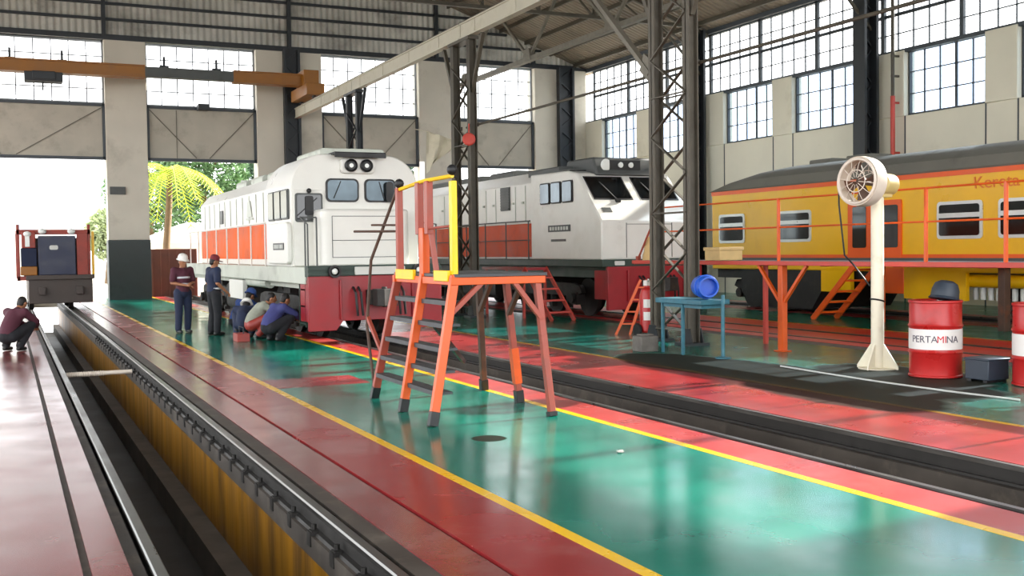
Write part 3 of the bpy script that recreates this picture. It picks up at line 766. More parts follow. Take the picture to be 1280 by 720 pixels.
mb = MB(); mb.box(5.495, 5.51, 26.6, 27.4, 2.55, 2.6); mb.prism([(26.7, 2.62), (27.3, 2.62), (27.2, 3.0), (26.9, 3.02)], 'x', 5.495, 5.512); part('hood_emblem', mb, M['whitegrey'], hood)
for y in (25.5, 27.5, 29.5):
    mb = MB(); mb.prism(rounded(5.95, 6.9, 3.48, 3.72, .1), 'y', y, y+1.4); part('roof_fan_housing', mb, M['whitegrey'], hood, .01)
mb = MB(); mb.tube((6.42, 31.8, 3.48), (6.42, 31.8, 3.85), .16, n=14); part('exhaust_stack', mb, M['whitegrey'], hood)
mb = MB()
ys = [23.6+k*1.5 for k in range(8)]
for y in ys: mb.tube((5.14, y, 1.42), (5.14, y, 2.38), .018, n=8)
mb.path([(5.14, 23.3, 2.38), (5.14, 34.3, 2.38)], .018); part('walkway_handrail', mb, M['white'], L1)
b1 = bogie(L1, xc, 21.6, 25.0, .46); b2 = bogie(L1, xc, 29.6, 33.0, .46)
mb = MB(); mb.prism(rrect(5.2, 7.64, .32, 1.0, .15), 'y', 26.0, 28.6); part('fuel_tank', mb, M['under'], L1)
mb = MB(); mb.box(5.1, 5.22, 26.0, 27.7, .62, 1.08); part('battery_box', mb, M['white'], L1, .015)
mb = MB(); mb.tube((5.3, 23.9, 1.06), (5.3, 26.1, 1.06), .12, n=14); part('air_tank', mb, M['whitegrey'], L1)
mb = MB()
for z in (.35, .68, 1.0): mb.box(5.12, 5.45, 20.15, 20.55, z, z+.03)
for y in (20.12, 20.58): mb.box(5.12, 5.42, y-.015, y+.015, .3, 1.24)
part('cab_steps', mb, M['dkgreen'], L1)

# ---- locomotive with the sloped nose
xc = 14.2
L2 = thing('locomotive', 'white diesel locomotive with a sloped nose and black windscreens, behind the tall grey lattice post', 'locomotive', (xc, 29, 0), 0)
prof = [(22.3, 1.45), (22.3, 2.38), (23.5, 3.60), (24.0, 3.70), (26.1, 3.72), (26.1, 1.45)]
mb = MB(); mb.prism(prof, 'x', 12.86, 15.54)
part('cab', mb, M['white'], L2, .04, smooth=25)
sd = Vector((0, 1.2, 1.22)).normalized(); nrm = Vector((0, -sd.z, sd.y))
def slope(x, t, off): 
    b = Vector((x, 22.3, 2.38)) + Vector((0, 1.2, 1.22))*t + nrm*off
    return b
def slope_panel(x0, x1, t0, t1, o0, o1, sk=0):
    mb = MB(); vs = []
    for o in (o0, o1):
        for (x, t) in ((x0+sk, t0), (x1+sk*0, t0), (x1-sk*0, t1), (x0, t1)): vs.append(slope(x, t, o))
    mb._add(vs, [(3,2,1,0),(4,5,6,7),(0,1,5,4),(1,2,6,5),(2,3,7,6),(3,0,4,7)]); return mb
for (a, b) in ((12.98, 14.08), (14.32, 15.42)):
    o = part('windscreen', slope_panel(a, b, .44, .93, -.02, .012), M['black'], L2)
    part('glass', slope_panel(a+.04, b-.04, .47, .90, .0, .02), M['darkglass'], o)
for x in (13.6, 14.8):
    mb = MB(); mb.bar(slope(x, .42, .03), slope(x-.25, .8, .03), .02, .02); mb.box(x-.06, x+.06, slope(x, .40, 0).y-.06, slope(x, .4, 0).y+.02, slope(x, .4, 0).z-.02, slope(x, .4, 0).z+.05); part('wiper', mb, M['black'], L2)
mb = slope_panel(13.05, 13.3, .18, .27, -.01, .01); part('nose_emblem', mb, M['dkgrey'], L2)
mb = MB()
for x in (13.55, 14.85): mb.box(x-.006, x+.006, 22.285, 22.31, 1.5, 2.34)
mb.box(13.55, 14.85, 22.285, 22.31, 2.3, 2.312); mb.tube((14.2, 22.25, 1.9), (14.2, 22.25, 2.1), .02); mb.box(14.1, 14.3, 22.285, 22.3, 1.9, 1.93); part('nose_door_seam', mb, M['dkgrey'], L2)
mb = MB(); mb.prism([(23.35, 3.55), (23.55, 4.02), (24.9, 4.02), (25.1, 3.66)], 'x', 13.35, 15.05); rb = part('roof_lamp_housing', mb, M['dkgrey'], L2, .05)
q2 = Euler((PI/2, 0, 0)).to_matrix()
mb = MB(); mb.lathe([(.0, -.02), (.13, -.02), (.15, .03), (.0, .05)], (13.65, 23.44, 3.82), 20, q2); part('headlight', mb, M['lampglass'], rb)
for x in (14.05, 14.35):
    mb = MB(); mb.lathe([(.0, -.02), (.06, -.02), (.07, .03), (.0, .04)], (x, 23.38, 3.82), 14, q2); part('small_lamp', mb, M['lampglass'], rb)
mb = MB(); mb.box(13.75, 14.65, 23.40, 23.47, 3.70, 3.94); part('lamp_recess', mb, M['black'], rb)
mb = MB(); mb.prism(rounded(12.95, 13.75, 3.68, 3.86, .05), 'y', 24.6, 26.4); part('roof_unit', mb, M['dkgrey'], L2)
mb = MB(); mb.prism(rounded(14.5, 15.3, 3.68, 3.84, .05), 'y', 25.2, 26.4); part('roof_unit', mb, M['dkgrey'], L2)
mb = MB(); mb.box(12.9, 15.5, 23.9, 26.1, 3.71, 3.74); part('roof_sheet', mb, M['dkgrey'], L2)
for a, b in ((23.72, 24.2), (24.34, 24.82), (24.96, 25.44)): side_window(L2, 12.855, a, b, 2.93, 3.42, .04, 'skyglass', 'black', .035, 'cab_side_window')
mb = MB(); mb.box(12.84, 12.86, 23.85, 25.05, 2.17, 2.34); np2 = part('number_plate', mb, M['dkgrey'], L2)
y = 23.95
for w in range(7):
    mb = MB(); mb.box(12.83, 12.842, y, y+.09, 2.21, 2.30); y += .15; part('plate_mark', mb, M['palemark'], np2)
mb = MB(); mb.box(12.845, 12.86, 24.1, 24.9, 1.92, 1.98); part('small_lettering', mb, M['dkgrey'], L2)
mb = MB(); mb.prism([(13.1, 1.45), (15.3, 1.45), (15.3, 3.55), (15.0, 3.86), (13.4, 3.86), (13.1, 3.55)], 'y', 26.1, 37.2)
h2 = part('long_hood', mb, M['white'], L2, .02)
mb = MB(); mb.box(13.075, 13.105, 26.25, 37.1, 1.52, 2.44); part('side_stripe', mb, M['redstr'], L2)
mb = MB(); mb.box(13.06, 13.11, 27.9, 28.5, 2.85, 3.52)
for k in range(8): mb.box(13.045, 13.07, 27.92, 28.48, 2.89+k*.078, 2.92+k*.078)
part('grille', mb, M['dkgrey'], h2)
mb = MB()
for y in (26.9, 27.55, 28.9, 29.6, 30.6, 31.8, 33): mb.box(13.085, 13.11, y-.012, y+.012, 2.5, 3.5); mb.box(13.06, 13.1, y+.1, y+.2, 3.0, 3.06)
part('hood_door_seam', mb, M['whitegrey'], h2)
for y in (28.5, 31, 33.5):
    mb = MB(); mb.prism(rounded(13.5, 14.9, 3.84, 4.05, .1), 'y', y, y+1.7); part('roof_fan_housing', mb, M['dkgrey'], h2)
mb = MB(); mb.box(12.82, 15.58, 22.2, 37.3, 1.28, 1.46); mb.box(13.1, 15.3, 22.3, 37.3, 1.0, 1.3); part('underframe', mb, M['dkgreen'], L2, .015)
mb = MB(); mb.prism(rrect(13.15, 13.42, 1.32, 1.42, .02), 'y', 22.17, 22.21); part('front_mark', mb, M['palemark'], L2)
mb = MB(); mb.prism([(12.86, .26), (13.4, .26), (13.55, .42), (14.85, .42), (15.0, .26), (15.54, .26), (15.54, 1.29), (12.86, 1.29)], 'y', 22.02, 22.12)
mb.box(12.88, 12.96, 22.12, 22.7, .5, 1.2); mb.box(15.44, 15.52, 22.12, 22.7, .5, 1.2)
for x in (13.4, 15.0): mb.box(x-.02, x+.02, 21.95, 22.03, .45, 1.2)
part('buffer_plate', mb, M['bumper'], L2, .01)
mb = MB(); mb.box(13.98, 14.42, 21.7, 22.1, .72, 1.0); mb.prism([(14.03, 21.4), (14.14, 21.32), (14.28, 21.4), (14.44, 21.42), (14.44, 21.7), (14.03, 21.7)], 'z', .70, 1.02); part('coupler', mb, M['under'], L2, .01)
for x in (13.72, 13.82, 14.6, 14.7):
    mb = MB(); mb.path([(x, 22.0, 1.05), (x, 21.86, .95), (x, 21.8, .72), (x+.03, 21.84, .5)], .025, 6); part('brake_hose', mb, M['black'], L2)
mb = MB()
for k in range(8): mb.tube((12.88, 26.3+k*1.45, 1.45), (12.88, 26.3+k*1.45, 2.5), .018, n=8)
mb.path([(12.88, 26.2, 2.5), (12.88, 37, 2.5)], .018); mb.path([(12.88, 26.2, 1.98), (12.88, 37, 1.98)], .012); part('walkway_handrail', mb, M['dkgrey'], L2)
bogie(L2, xc, 24.2, 27.8, .47); bogie(L2, xc, 32.4, 36.0, .47)
mb = MB(); mb.prism(rrect(13.0, 15.4, .3, 1.0, .15), 'y', 28.8, 31.4); part('fuel_tank', mb, M['under'], L2)

# ================================================================== YELLOW COACH
XA, XB, YA, YB = 18.5, 21.4, 7.0, 25.7
CO = thing('passenger_coach', 'yellow passenger coach with grey roof and silver framed windows along the right wall', 'coach', (20, 16, 0), 0)
mb = MB(); mb.box(XA, XB, YA, YB, 1.1, 3.22); part('body', mb, M['coach'], CO, .03)
mb = MB(); mb.box(XA-.015, XA+.02, YA, YB, 3.19, 3.31); mb.box(XB-.02, XB+.015, YA, YB, 3.19, 3.31); mb.box(XA, XB, YB-.02, YB+.015, 3.19, 3.31); part('gutter_stripe', mb, M['coachor'], CO)
rp = [(XA-.03, 3.3), (XB+.03, 3.3)]
for k in range(11):
    a = PI*k/10; rp.append((20-.05+1.5*math.cos(a), 3.34+.58*math.sin(a)**.8))
mb = MB(); ring = []
ysl = [(YA, 1), (23.2, 1), (24.2, .88), (25.2, .55), (25.75, .12)]
vs = []; fs = []
for (y, k) in ysl: vs += [(x, y, 3.3+(z-3.3)*k) for x, z in rp]
n = len(rp)
for i in range(len(ysl)-1):
    for k in range(n): fs.append((i*n+k, i*n+(k+1) % n, (i+1)*n+(k+1) % n, (i+1)*n+k))
fs += [tuple(range(n)), tuple(range((len(ysl)-1)*n, len(ysl)*n))]
mb._add(vs, fs); rf = part('roof', mb, M['roofgrey'], CO)
for y in (20.6, 22.0):
    mb = MB(); mb.prism(rounded(19.6, 20.4, 3.84, 4.02, .06), 'y', y, y+.8); part('roof_vent', mb, M['roofgrey'], rf)
mb = MB(); mb.box(XA-.02, XA+.01, YA, YB, 1.42, 1.50); part('waist_line', mb, M['coachor'], CO)
mb = MB(); mb.box(XA-.025, XA+.01, YA, YB, 1.26, 1.42); part('sole_bar', mb, M['dkgrey'], CO)
def coach_window(y0, y1, z0=1.87, z1=2.60):
    o = side_window(CO, XA, y0+.05, y1-.05, z0+.03, z1-.03, .06, 'darkglass', 'silver', .07, 'window')
    b = MB(); zz = z0+.64*(z1-z0); b.box(XA-.055, XA-.02, y0, y1, zz-.05, zz+.05); part('window_bar', b, M['silver'], o)
for a, b in ((24.18, 25.31), (21.47, 22.71), (16.18, 17.35), (14.55, 15.74), (12.9, 14.1), (11.25, 12.45), (9.6, 10.8), (7.9, 9.1)): coach_window(a, b)
mb = MB(); mb.prism(rrect(18.40, 20.12, 1.44, 2.76, .05), 'x', XA-.035, XA+.02); dr = part('door', mb, M['coachor'], CO)
for a, b in ((18.5, 19.0), (19.5, 19.95)):
    g = MB(); g.prism(rrect(a, b, 1.66, 2.64, .05), 'x', XA-.045, XA); part('door_window', g, M['darkglass'], dr)
h = MB(); h.tube((XA-.07, 19.25, 1.7), (XA-.07, 19.25, 2.3), .018); part('door_handle', h, M['silver'], dr)
tm = text_mb('Kereta', .36)
lt = MB(); lt._add([(XA-.012+v.y*1.0, 15.83-v.x*1.15+.12*(v.z), 2.99+v.z) for v in tm.v], tm.f); part('lettering', lt, M['coachletter'], CO)
mb = MB(); mb.box(XA-.004, XA+.1, 20.05, 21.1, .58, 1.12); part('skirt', mb, M['coach'], CO)
mb = MB(); mb.box(XA-.004, XA+.1, 16.6, 18.35, .5, 1.12); part('skirt', mb, M['coach'], CO)
mb = MB(); mb.box(XA-.02, XA+.3, 18.35, 18.98, .6, 1.2); part('orange_box', mb, M['coachor'], CO, .015)
mb = MB(); mb.prism([(20.9, .9), (21.5, .12), (24.0, .12), (24.4, .5), (24.4, 1.1), (20.9, 1.1)], 'x', XA+.05, 21.2); part('underfloor_box', mb, M['under'], CO)
mb = MB(); mb.tube((XA+.2, 14.9, .93), (XA+.2, 16.9, .93), .14, n=16); part('air_tank', mb, M['coach'], CO)
mb = MB(); mb.box(XA+.2, 21.2, YA, YB, .85, 1.12); part('underframe', mb, M['under'], CO)
bogie(CO, 20, 13.4, 15.8, .43, 2); bogie(CO, 20, 22.6, 24.9, .43, 2); bogie(CO, 20, 8, 10, .43, 2)
for k in range(9):
    mb = MB(); mb.tube((XA+.36, 15.06+k*.2, .52), (XA+.36, 15.06+k*.2, .78), .06, n=10); part('spring', mb, M['palemark'], CO)

# ================================================================== RAIL WAGON AT THE DOOR
W1 = thing('rail_wagon', 'dark rail service wagon with a red frame and navy panel in the left doorway', 'wagon', (1.5, 38.5, 0))
mb = MB(); mb.box(.62, 2.5, 37.0, 41.2, .22, 1.08); part('chassis_box', mb, M['dkbrown'], W1, .02)
mb = MB(); mb.box(.55, 2.55, 36.9, 37.02, .98, 1.12); mb.box(.9, 1.1, 36.85, 37.0, .5, .75); mb.box(2.0, 2.2, 36.85, 37.0, .5, .75); part('headstock', mb, M['dkbrown'], W1, .01)
for y in (37.7, 40.4):
    for x, s in ((.71, -1), (1.85, 1)): part('wheel', wheel_mb(x, y, .38, s), M['under'], W1)
mb = MB()
for x in (.35, 2.42): mb.box(x-.045, x+.045, 37.05, 37.14, .95, 2.72); mb.box(x-.045, x+.045, 40.9, 41.0, .95, 2.6)
for x in (.35, 2.42): mb.box(x-.04, x+.04, 37.05, 41.0, 2.48, 2.56)
mb.box(.30, 2.47, 37.05, 37.14, 2.40, 2.56); mb.box(.30, 2.47, 37.05, 37.14, .96, 1.1)
mb.box(2.05, 2.38, 37.02, 37.1, 1.1, 2.45)
part('red_frame', mb, M['redframe'], W1, .01)
mb = MB(); mb.box(.92, 2.02, 36.98, 37.1, 1.12, 2.36); np3 = part('navy_panel', mb, M['navypanel'], W1, .02)
mb = MB(); mb.prism(rrect(1.25, 1.5, 1.92, 2.06, .05), 'y', 36.96, 36.985); part('panel_mark', mb, M['palemark'], np3)
mb = MB(); mb.box(2.5, 2.58, 37.1, 37.2, 1.0, 2.5); part('yellow_post', mb, M['coach'], W1)
mb = MB(); mb.box(.40, .88, 36.95, 37.2, 1.12, 1.40); part('orange_box', mb, M['crane'], W1, .02)
mb = MB(); mb.box(.42, .88, 37.0, 37.25, 1.40, 1.98); part('navy_box', mb, M['navy'], W1, .02)
mb = MB(); mb.box(.45, .85, 36.98, 37.2, 1.98, 2.5); part('red_cabinet', mb, M['redframe'], W1, .02)
for x, z in ((.62, 2.42), (1.9, 2.5), (1.05, 2.5)):
    mb = MB(); mb.ball((x, 36.98, z), (.12, .06, .09)); part('pale_lamp', mb, M['lampglass'], W1)
mb = MB(); mb.box(.55, .68, 36.95, 37.0, 2.02, 2.35); part('pale_panel', mb, M['lampglass'], W1)
mb = MB(); mb.box(.5, 2.4, 37.3, 41.0, 1.08, 2.3); part('engine_cover', mb, M['dkbrown'], W1, .03)
# ================================================================== ORANGE WORK STAND ON THE GREEN FLOOR
WS = thing('work_stand', 'orange stair platform on six legs standing on the green floor, with yellow guard rail post', 'work stand', (4.5, 10.9, 0))
ZP = 1.45
rows = [(9.83, 9.98), (10.90, 10.85), (12.08, 11.68)]       # base y, top y
lx = [(3.74, 4.06), (3.81, 4.06), (3.87, 4.06)]
rx = [(5.06, 4.97), (5.20, 5.02), (5.28, 5.05)]
for i, ((yb, yt), (xb, xt)) in enumerate(zip(rows, lx)):
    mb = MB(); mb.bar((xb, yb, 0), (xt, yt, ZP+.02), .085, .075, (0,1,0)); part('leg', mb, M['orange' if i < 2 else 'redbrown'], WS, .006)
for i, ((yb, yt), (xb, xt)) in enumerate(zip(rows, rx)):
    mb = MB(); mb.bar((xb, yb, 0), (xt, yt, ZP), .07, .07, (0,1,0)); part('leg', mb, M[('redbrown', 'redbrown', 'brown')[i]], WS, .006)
mb = MB(); mb.bar((5.173, 10.892, .22), (5.123, 10.878, .62), .085, .085, (0,1,0)); part('orange_sleeve', mb, M['orange'], WS)
mb = MB(); mb.box(4.04, 5.08, 9.94, 11.72, ZP+.0, ZP+.035); part('deck', mb, M['tread'], WS, .004, label='grey checker plate deck')
mb = MB()
mb.box(4.0, 5.05, 9.92, 9.99, ZP-.075, ZP); mb.box(4.0, 5.1, 11.66, 11.73, ZP-.075, ZP); mb.box(4.96, 5.05, 9.95, 11.7, ZP-.075, ZP); mb.box(4.02, 4.09, 9.95, 11.7, ZP-.075, ZP); mb.box(4.02, 5.05, 10.8, 10.87, ZP-.075, ZP)
part('deck_frame', mb, M['orange'], WS, .005)
for a, b in ((10.03, 10.42), (11.05, 11.62)):
    mb = MB(); mb.box(4.0, 4.04, a, b, ZP-.04, ZP+.07); part('kick_plate', mb, M['yelsteel'], WS, .005, label='yellow kick plate')
# knee braces
def brace(p0, p1, m='redbrown', w=.05):
    mb = MB(); mb.bar(p0, p1, w, w, (0,1,0)); part('brace', mb, M[m], WS, .004)
brace((3.99, 9.95, 1.08), (4.34, 9.96, 1.39)); brace((5.0, 9.92, 1.0), (4.7, 9.95, 1.39))
brace((5.06, 10.86, 1.0), (5.04, 10.45, 1.39), 'brown'); brace((5.1, 11.75, 1.0), (5.06, 11.3, 1.39), 'brown')
brace((4.0, 10.4, .95), (4.98, 12.0, .38), 'black', .05)
brace((5.05, 9.93, .35), (5.24, 11.9, .35), 'brown', .04) if False else None
for k, z in enumerate((.30, .51, .73, .97, 1.2)):
    f = z/ZP; x = 3.80+.26*f
    y0 = 9.83+(.15)*f; y1 = 12.08-.40*f
    mb = MB(); mb.box(x+.0, x+.15, y0+.08, y1-.06, z-.012, z+.012); mb.box(x-.002, x+.012, y0+.08, y1-.06, z-.035, z+.012)
    part('tread', mb, M['tread'], WS, label='grey stair tread')
for (xb, yb, xt, yt) in ((3.74, 9.83, 4.06, 9.98), (3.81, 10.90, 4.06, 10.85), (3.87, 12.08, 4.06, 11.68), (5.06, 9.83, 4.97, 9.98), (5.20, 10.90, 5.02, 10.85), (5.28, 12.08, 5.05, 11.68)):
    f = .14/ZP if xb != 5.06 else .05/ZP
    mb = MB(); mb.bar((xb, yb, 0), (xb+(xt-xb)*f, yb+(yt-yb)*f, ZP*f), .095, .085, (0,1,0)); part('foot', mb, M['black'], WS, .005)
# guard rail
mb = MB(); mb.box(4.03, 4.10, 11.6, 11.68, ZP, 2.44); part('guard_post', mb, M['redbrown'], WS, .006)
for y, dx in ((10.98, 0), (10.70, 0)):
    mb = MB(); mb.box(4.03, 4.10, y-.05, y+.05, ZP+.45, 2.46); part('guard_post', mb, M['redbrown'], WS, .006)
mb = MB(); mb.box(4.03, 4.11, 10.80, 10.92, ZP, ZP+.52); part('guard_post', mb, M['orange'], WS, .006)
mb = MB(); mb.bar((4.06, 10.72, 2.2), (4.12, 10.62, ZP), .05, .04); part('guard_brace', mb, M['redbrown'], WS)
mb = MB(); mb.box(4.04, 4.10, 9.98, 10.06, ZP, 2.42); part('guard_post', mb, M['yelsteel'], WS, .006, label='yellow guard rail post')
mb = MB(); mb.path([(4.065, 11.64, 2.42), (4.065, 10.84, 2.47), (4.065, 10.02, 2.47)], .022); part('top_rail', mb, M['yelsteel'], WS)
mb = MB(); mb.path([(4.065, 11.64, 1.95), (3.7, 12.2, 1.96)], .014); mb.path([(4.065, 11.64, 2.02), (3.85, 12.0, 2.03)], .012); part('hook_rod', mb, M['brown'], WS)
mb = MB(); mb.path([(4.06, 10.98, 1.95), (4.06, 10.02, 1.97)], .014); part('mid_rail', mb, M['redbrown'], WS)
mb = MB(); mb.path([(4.05, 11.66, 2.42), (3.9, 12.2, 1.62), (3.86, 12.28, .85), (3.88, 12.1, .12)], .018); part('stair_handrail', mb, M['brown'], WS)
mb = MB(); mb.bar((3.87, 12.28, .95), (3.93, 11.95, .55), .04, .04); part('brace', mb, M['redbrown'], WS)
for p in ((4.065, 11.62, 2.49), (4.065, 10.02, 2.53)):
    mb = MB(); mb.ball(p, .055); part('end_cap', mb, M['black'], WS)
mb = MB(); mb.box(4.05, 4.09, 10.86, 10.91, 2.46, 2.68); part('white_stub', mb, M['whitecloth'], WS)

# ================================================================== RAISED WALKWAY, STAIRS
WK = thing('walkway_platform', 'long orange railed walkway on a Y shaped post in front of the yellow coach', 'walkway', (11.8, 12, 0))
ZW = 1.46
mb = MB(); mb.box(11.38, 12.2, 7.0, 18.5, ZW-.02, ZW+.02); part('deck', mb, M['tread'], WK)
mb = MB(); mb.box(11.36, 11.41, 7.0, 18.5, ZW-.05, ZW+.02); mb.box(12.17, 12.22, 7.0, 18.5, ZW-.05, ZW+.02)
for y in (7.03, 8.5, 10, 11.5, 13, 14.5, 16.0, 17.47, 18.47): mb.box(11.4, 12.18, y-.03, y+.03, ZW-.06, ZW-.02)
part('deck_frame', mb, M['redpipe'], WK, .006)
for y in (14.0, 8.0):
    mb = MB(); mb.box(11.41, 11.52, y-.06, y+.06, 0, ZW-.05); mb.box(11.36, 11.57, y-.11, y+.11, 0, .02); part('post', mb, M['orange'], WK, .01)
    for s in (-1, 1):
        mb = MB(); mb.bar((11.46, y+s*.06, .82), (11.46, y+s*.60, ZW-.05), .05, .05); part('knee_brace', mb, M['orange'], WK)
for y in (15.25, 9.2):
    mb = MB(); mb.box(12.08, 12.15, y-.035, y+.035, 0, ZW-.05); part('leg', mb, M['redpipe'], WK, .006)
for y in (17.45, 14.0, 10.9, 9.6, 7.05):
    mb = MB(); mb.box(11.37, 11.41, y-.022, y+.022, ZW+.02, 2.5); part('rail_post', mb, M['orange'], WK, .005)
for z, n_ in ((2.49, 'top_rail'), (2.03, 'mid_rail')):
    mb = MB(); mb.path([(11.39, 17.45, z), (11.39, 7.0, z)], .014); part(n_, mb, M['orange'], WK)
mb = MB(); mb.box(11.5, 12.0, 15.75, 16.2, ZW+.021, ZW+.24); mb.box(11.48, 12.02, 15.73, 16.22, ZW+.2, ZW+.26)
SB = MB(); vs = []; fs = []
for i in range(9):
    z = ZW+.021+.46*i/8; wv = 1-.35*(i/8)**2
    for k in range(14):
        a = 2*PI*k/14; rr = 1+.10*math.sin(3*a+i)
        vs.append((11.66+.17*wv*rr*math.cos(a), 18.22+.2*wv*rr*math.sin(a), z))
for i in range(8):
    for k in range(14): fs.append((i*14+k, i*14+(k+1) % 14, (i+1)*14+(k+1) % 14, (i+1)*14+k))
fs += [tuple(range(14)), tuple(range(112, 126))]
SB._add(vs, fs)
solo('sack', SB, M['beigebox'], 'beige sack standing on the walkway end in front of the sloped nose locomotive', 'sack', smooth=80)
SP = MB(); SP.tube((11.46, 18.42, ZW+.045), (11.5, 17.9, 2.25), .02, n=8); SP.box(11.43, 11.50, 18.38, 18.46, ZW+.022, ZW+.1)
solo('leaning_pole', SP, M['redbrown'], 'brownish pole leaning beside the beige sack at the nearest lattice post', 'pole')
solo('cardboard_box', mb, M['beigebox'], 'beige box on the far end of the orange walkway', 'box', bev=.008)

ST = thing('access_stairs', 'orange steel steps leading up to the door of the yellow coach', 'stairs', (17.5, 18.6, 0))
for x in (17.05, 17.75):
    mb = MB(); mb.bar((x, 19.75, .0), (x, 18.35, 1.3), .05, .14); part('stringer', mb, M['orange'], ST, .005)
for k in range(5):
    f = (k+.7)/5.2; y = 19.75-1.4*f; z = 1.3*f; mb = MB(); mb.box(17.05, 17.75, y-.11, y+.11, z-.02, z+.02); part('tread', mb, M['orange'], ST)
mb = MB(); mb.box(17.0, 18.25, 14.6, 18.4, 1.25, 1.32); part('landing', mb, M['redpipe'], ST, .005)
for y in (14.9, 18.2):
    mb = MB(); mb.box(17.55, 17.72, y-.08, y+.08, 0, 1.25); part('leg', mb, M['brown' if y < 15 else 'orange'], ST, .008)

S2 = thing('boarding_steps', 'red boarding steps beside the cab of the sloped nose locomotive', 'stairs', (12.2, 23.6, 0))
for x in (11.75, 12.35):
    mb = MB(); mb.bar((x, 22.75, 0), (x, 24.25, 1.25), .04, .12); part('stringer', mb, M['redpipe'], S2, .005)
for k in range(4):
    f = (k+.75)/4.6; mb = MB(); y = 22.75+1.5*f; z = 1.25*f; mb.box(11.75, 12.35, y-.1, y+.1, z-.02, z+.02); part('tread', mb, M['redpipe'], S2)
mb = MB(); mb.box(11.7, 12.4, 24.2, 26.8, 1.2, 1.27); part('landing', mb, M['bumper'], S2, .005)
for y in (24.3, 26.6):
    for x in (11.75, 12.35):
        mb = MB(); mb.box(x-.03, x+.03, y-.03, y+.03, 0, 1.2); part('leg', mb, M['redpipe'], S2)

# ================================================================== FAN, DRUMS, BOXES, TABLE
FX, FY = 10.95, 11.35
F = thing('pedestal_fan', 'large pale industrial fan on a cream post beside the red drum', 'fan', (FX, FY, 0))
mb = MB(); mb.tube((FX, FY, 0), (FX, FY, 2.40), .088, n=20); part('post', mb, M['cream'], F)
b_ = MB()
for k in range(4):
    a = R(20+90*k); dx, dy = math.cos(a), math.sin(a)
    p0 = [(.08, 0), (.30, 0), (.30, .04), (.10, .34), (.08, .34)]
    vs = []
    for s in (-.01, .01):
        for (r, z) in p0: vs.append((FX+dx*r-dy*s, FY+dy*r+dx*s, z))
    b_._add(vs, [(4,3,2,1,0),(5,6,7,8,9)]+[(i, (i+1) % 5, 5+(i+1) % 5, 5+i) for i in range(5)])
b_.lathe([(.26, 0), (.26, .015), (.09, .02)], (FX, FY, 0), 24)
part('base', b_, M['cream'], F)
ax = Vector((-.985, -.15, .05)).normalized()          # the way the fan blows
hub = Vector((FX+.10, FY-.04, 2.56)); fc = hub + ax*.50
mq = Vector((0,0,1)).rotation_difference(ax).to_matrix()
mb = MB(); mb.lathe([(.0, -.16), (.11, -.16), (.15, -.12), (.15, .10), (.10, .15), (.03, .16)], hub, 20, mq); mb.box(FX-.04, FX+.18, FY-.1, FY+.1, 2.38, 2.50); part('motor', mb, M['beige'], F, .005)
mb = MB(); mb.tube(hub+ax*.15, fc+ax*.02, .045); mb.ball(fc, .075); part('shaft', mb, M['brown'], F)
for k in range(4):
    mb = MB(); a0 = 2*PI*k/4+.4; vs = []; fs = []
    for i in range(6):
        r = .06+.20*i/5
        for j in range(4):
            t = a0+(-.35+.7*j/3)*(.75+.25*i/5); zz = (.045-.09*j/3)
            for o in (-.004, .004): vs.append(fc + mq @ Vector((r*math.cos(t), r*math.sin(t), zz+o)))
    for i in range(5):
        for j in range(3):
            a = (i*4+j)*2; b = (i*4+j+1)*2; c = ((i+1)*4+j+1)*2; d = ((i+1)*4+j)*2
            fs += [(a, b, c, d), (a+1, d+1, c+1, b+1)]
    mb._add(vs, fs); part('blade', mb, M['brown'], F)
cg = MB()
for dz, rr in ((.10, .30), (-.10, .30), (.12, .15), (-.11, .16)): cg.torus(fc+ax*dz, rr, .007 if rr < .29 else .02, ax, 36, 6)
for k in range(12):
    a = 2*PI*k/12; e = lambda r, z: fc + mq @ Vector((r*math.cos(a), r*math.sin(a), z))
    cg.path([e(.05, .125), e(.2, .12), e(.30, .09), e(.315, 0), e(.31, -.09), e(.13, -.115)], .004, 5)
part('cage', cg, M['fancage'], F)
sh = MB(); sh.lathe([(.318, -.10), (.335, -.11), (.345, 0), (.335, .10), (.318, .09), (.322, 0), (.318, -.10)], fc, 36, mq, cap=False); part('cage_ring', sh, M['fancage'], F)
mb = MB(); mb.path([fc+Vector((-.12, .31, .12)), fc+Vector((-.08, .35, -.3)), fc+Vector((.0, .33, -1.0)), (FX-.2, FY+.25, 1.45), (FX-.05, FY+.09, 1.15)], .012, 6); part('cable', mb, M['black'], F)
mb = MB(); mb.torus((FX, FY, .95), .092, .012, (.25, 0, 1)); part('cable_tie', mb, M['black'], F)

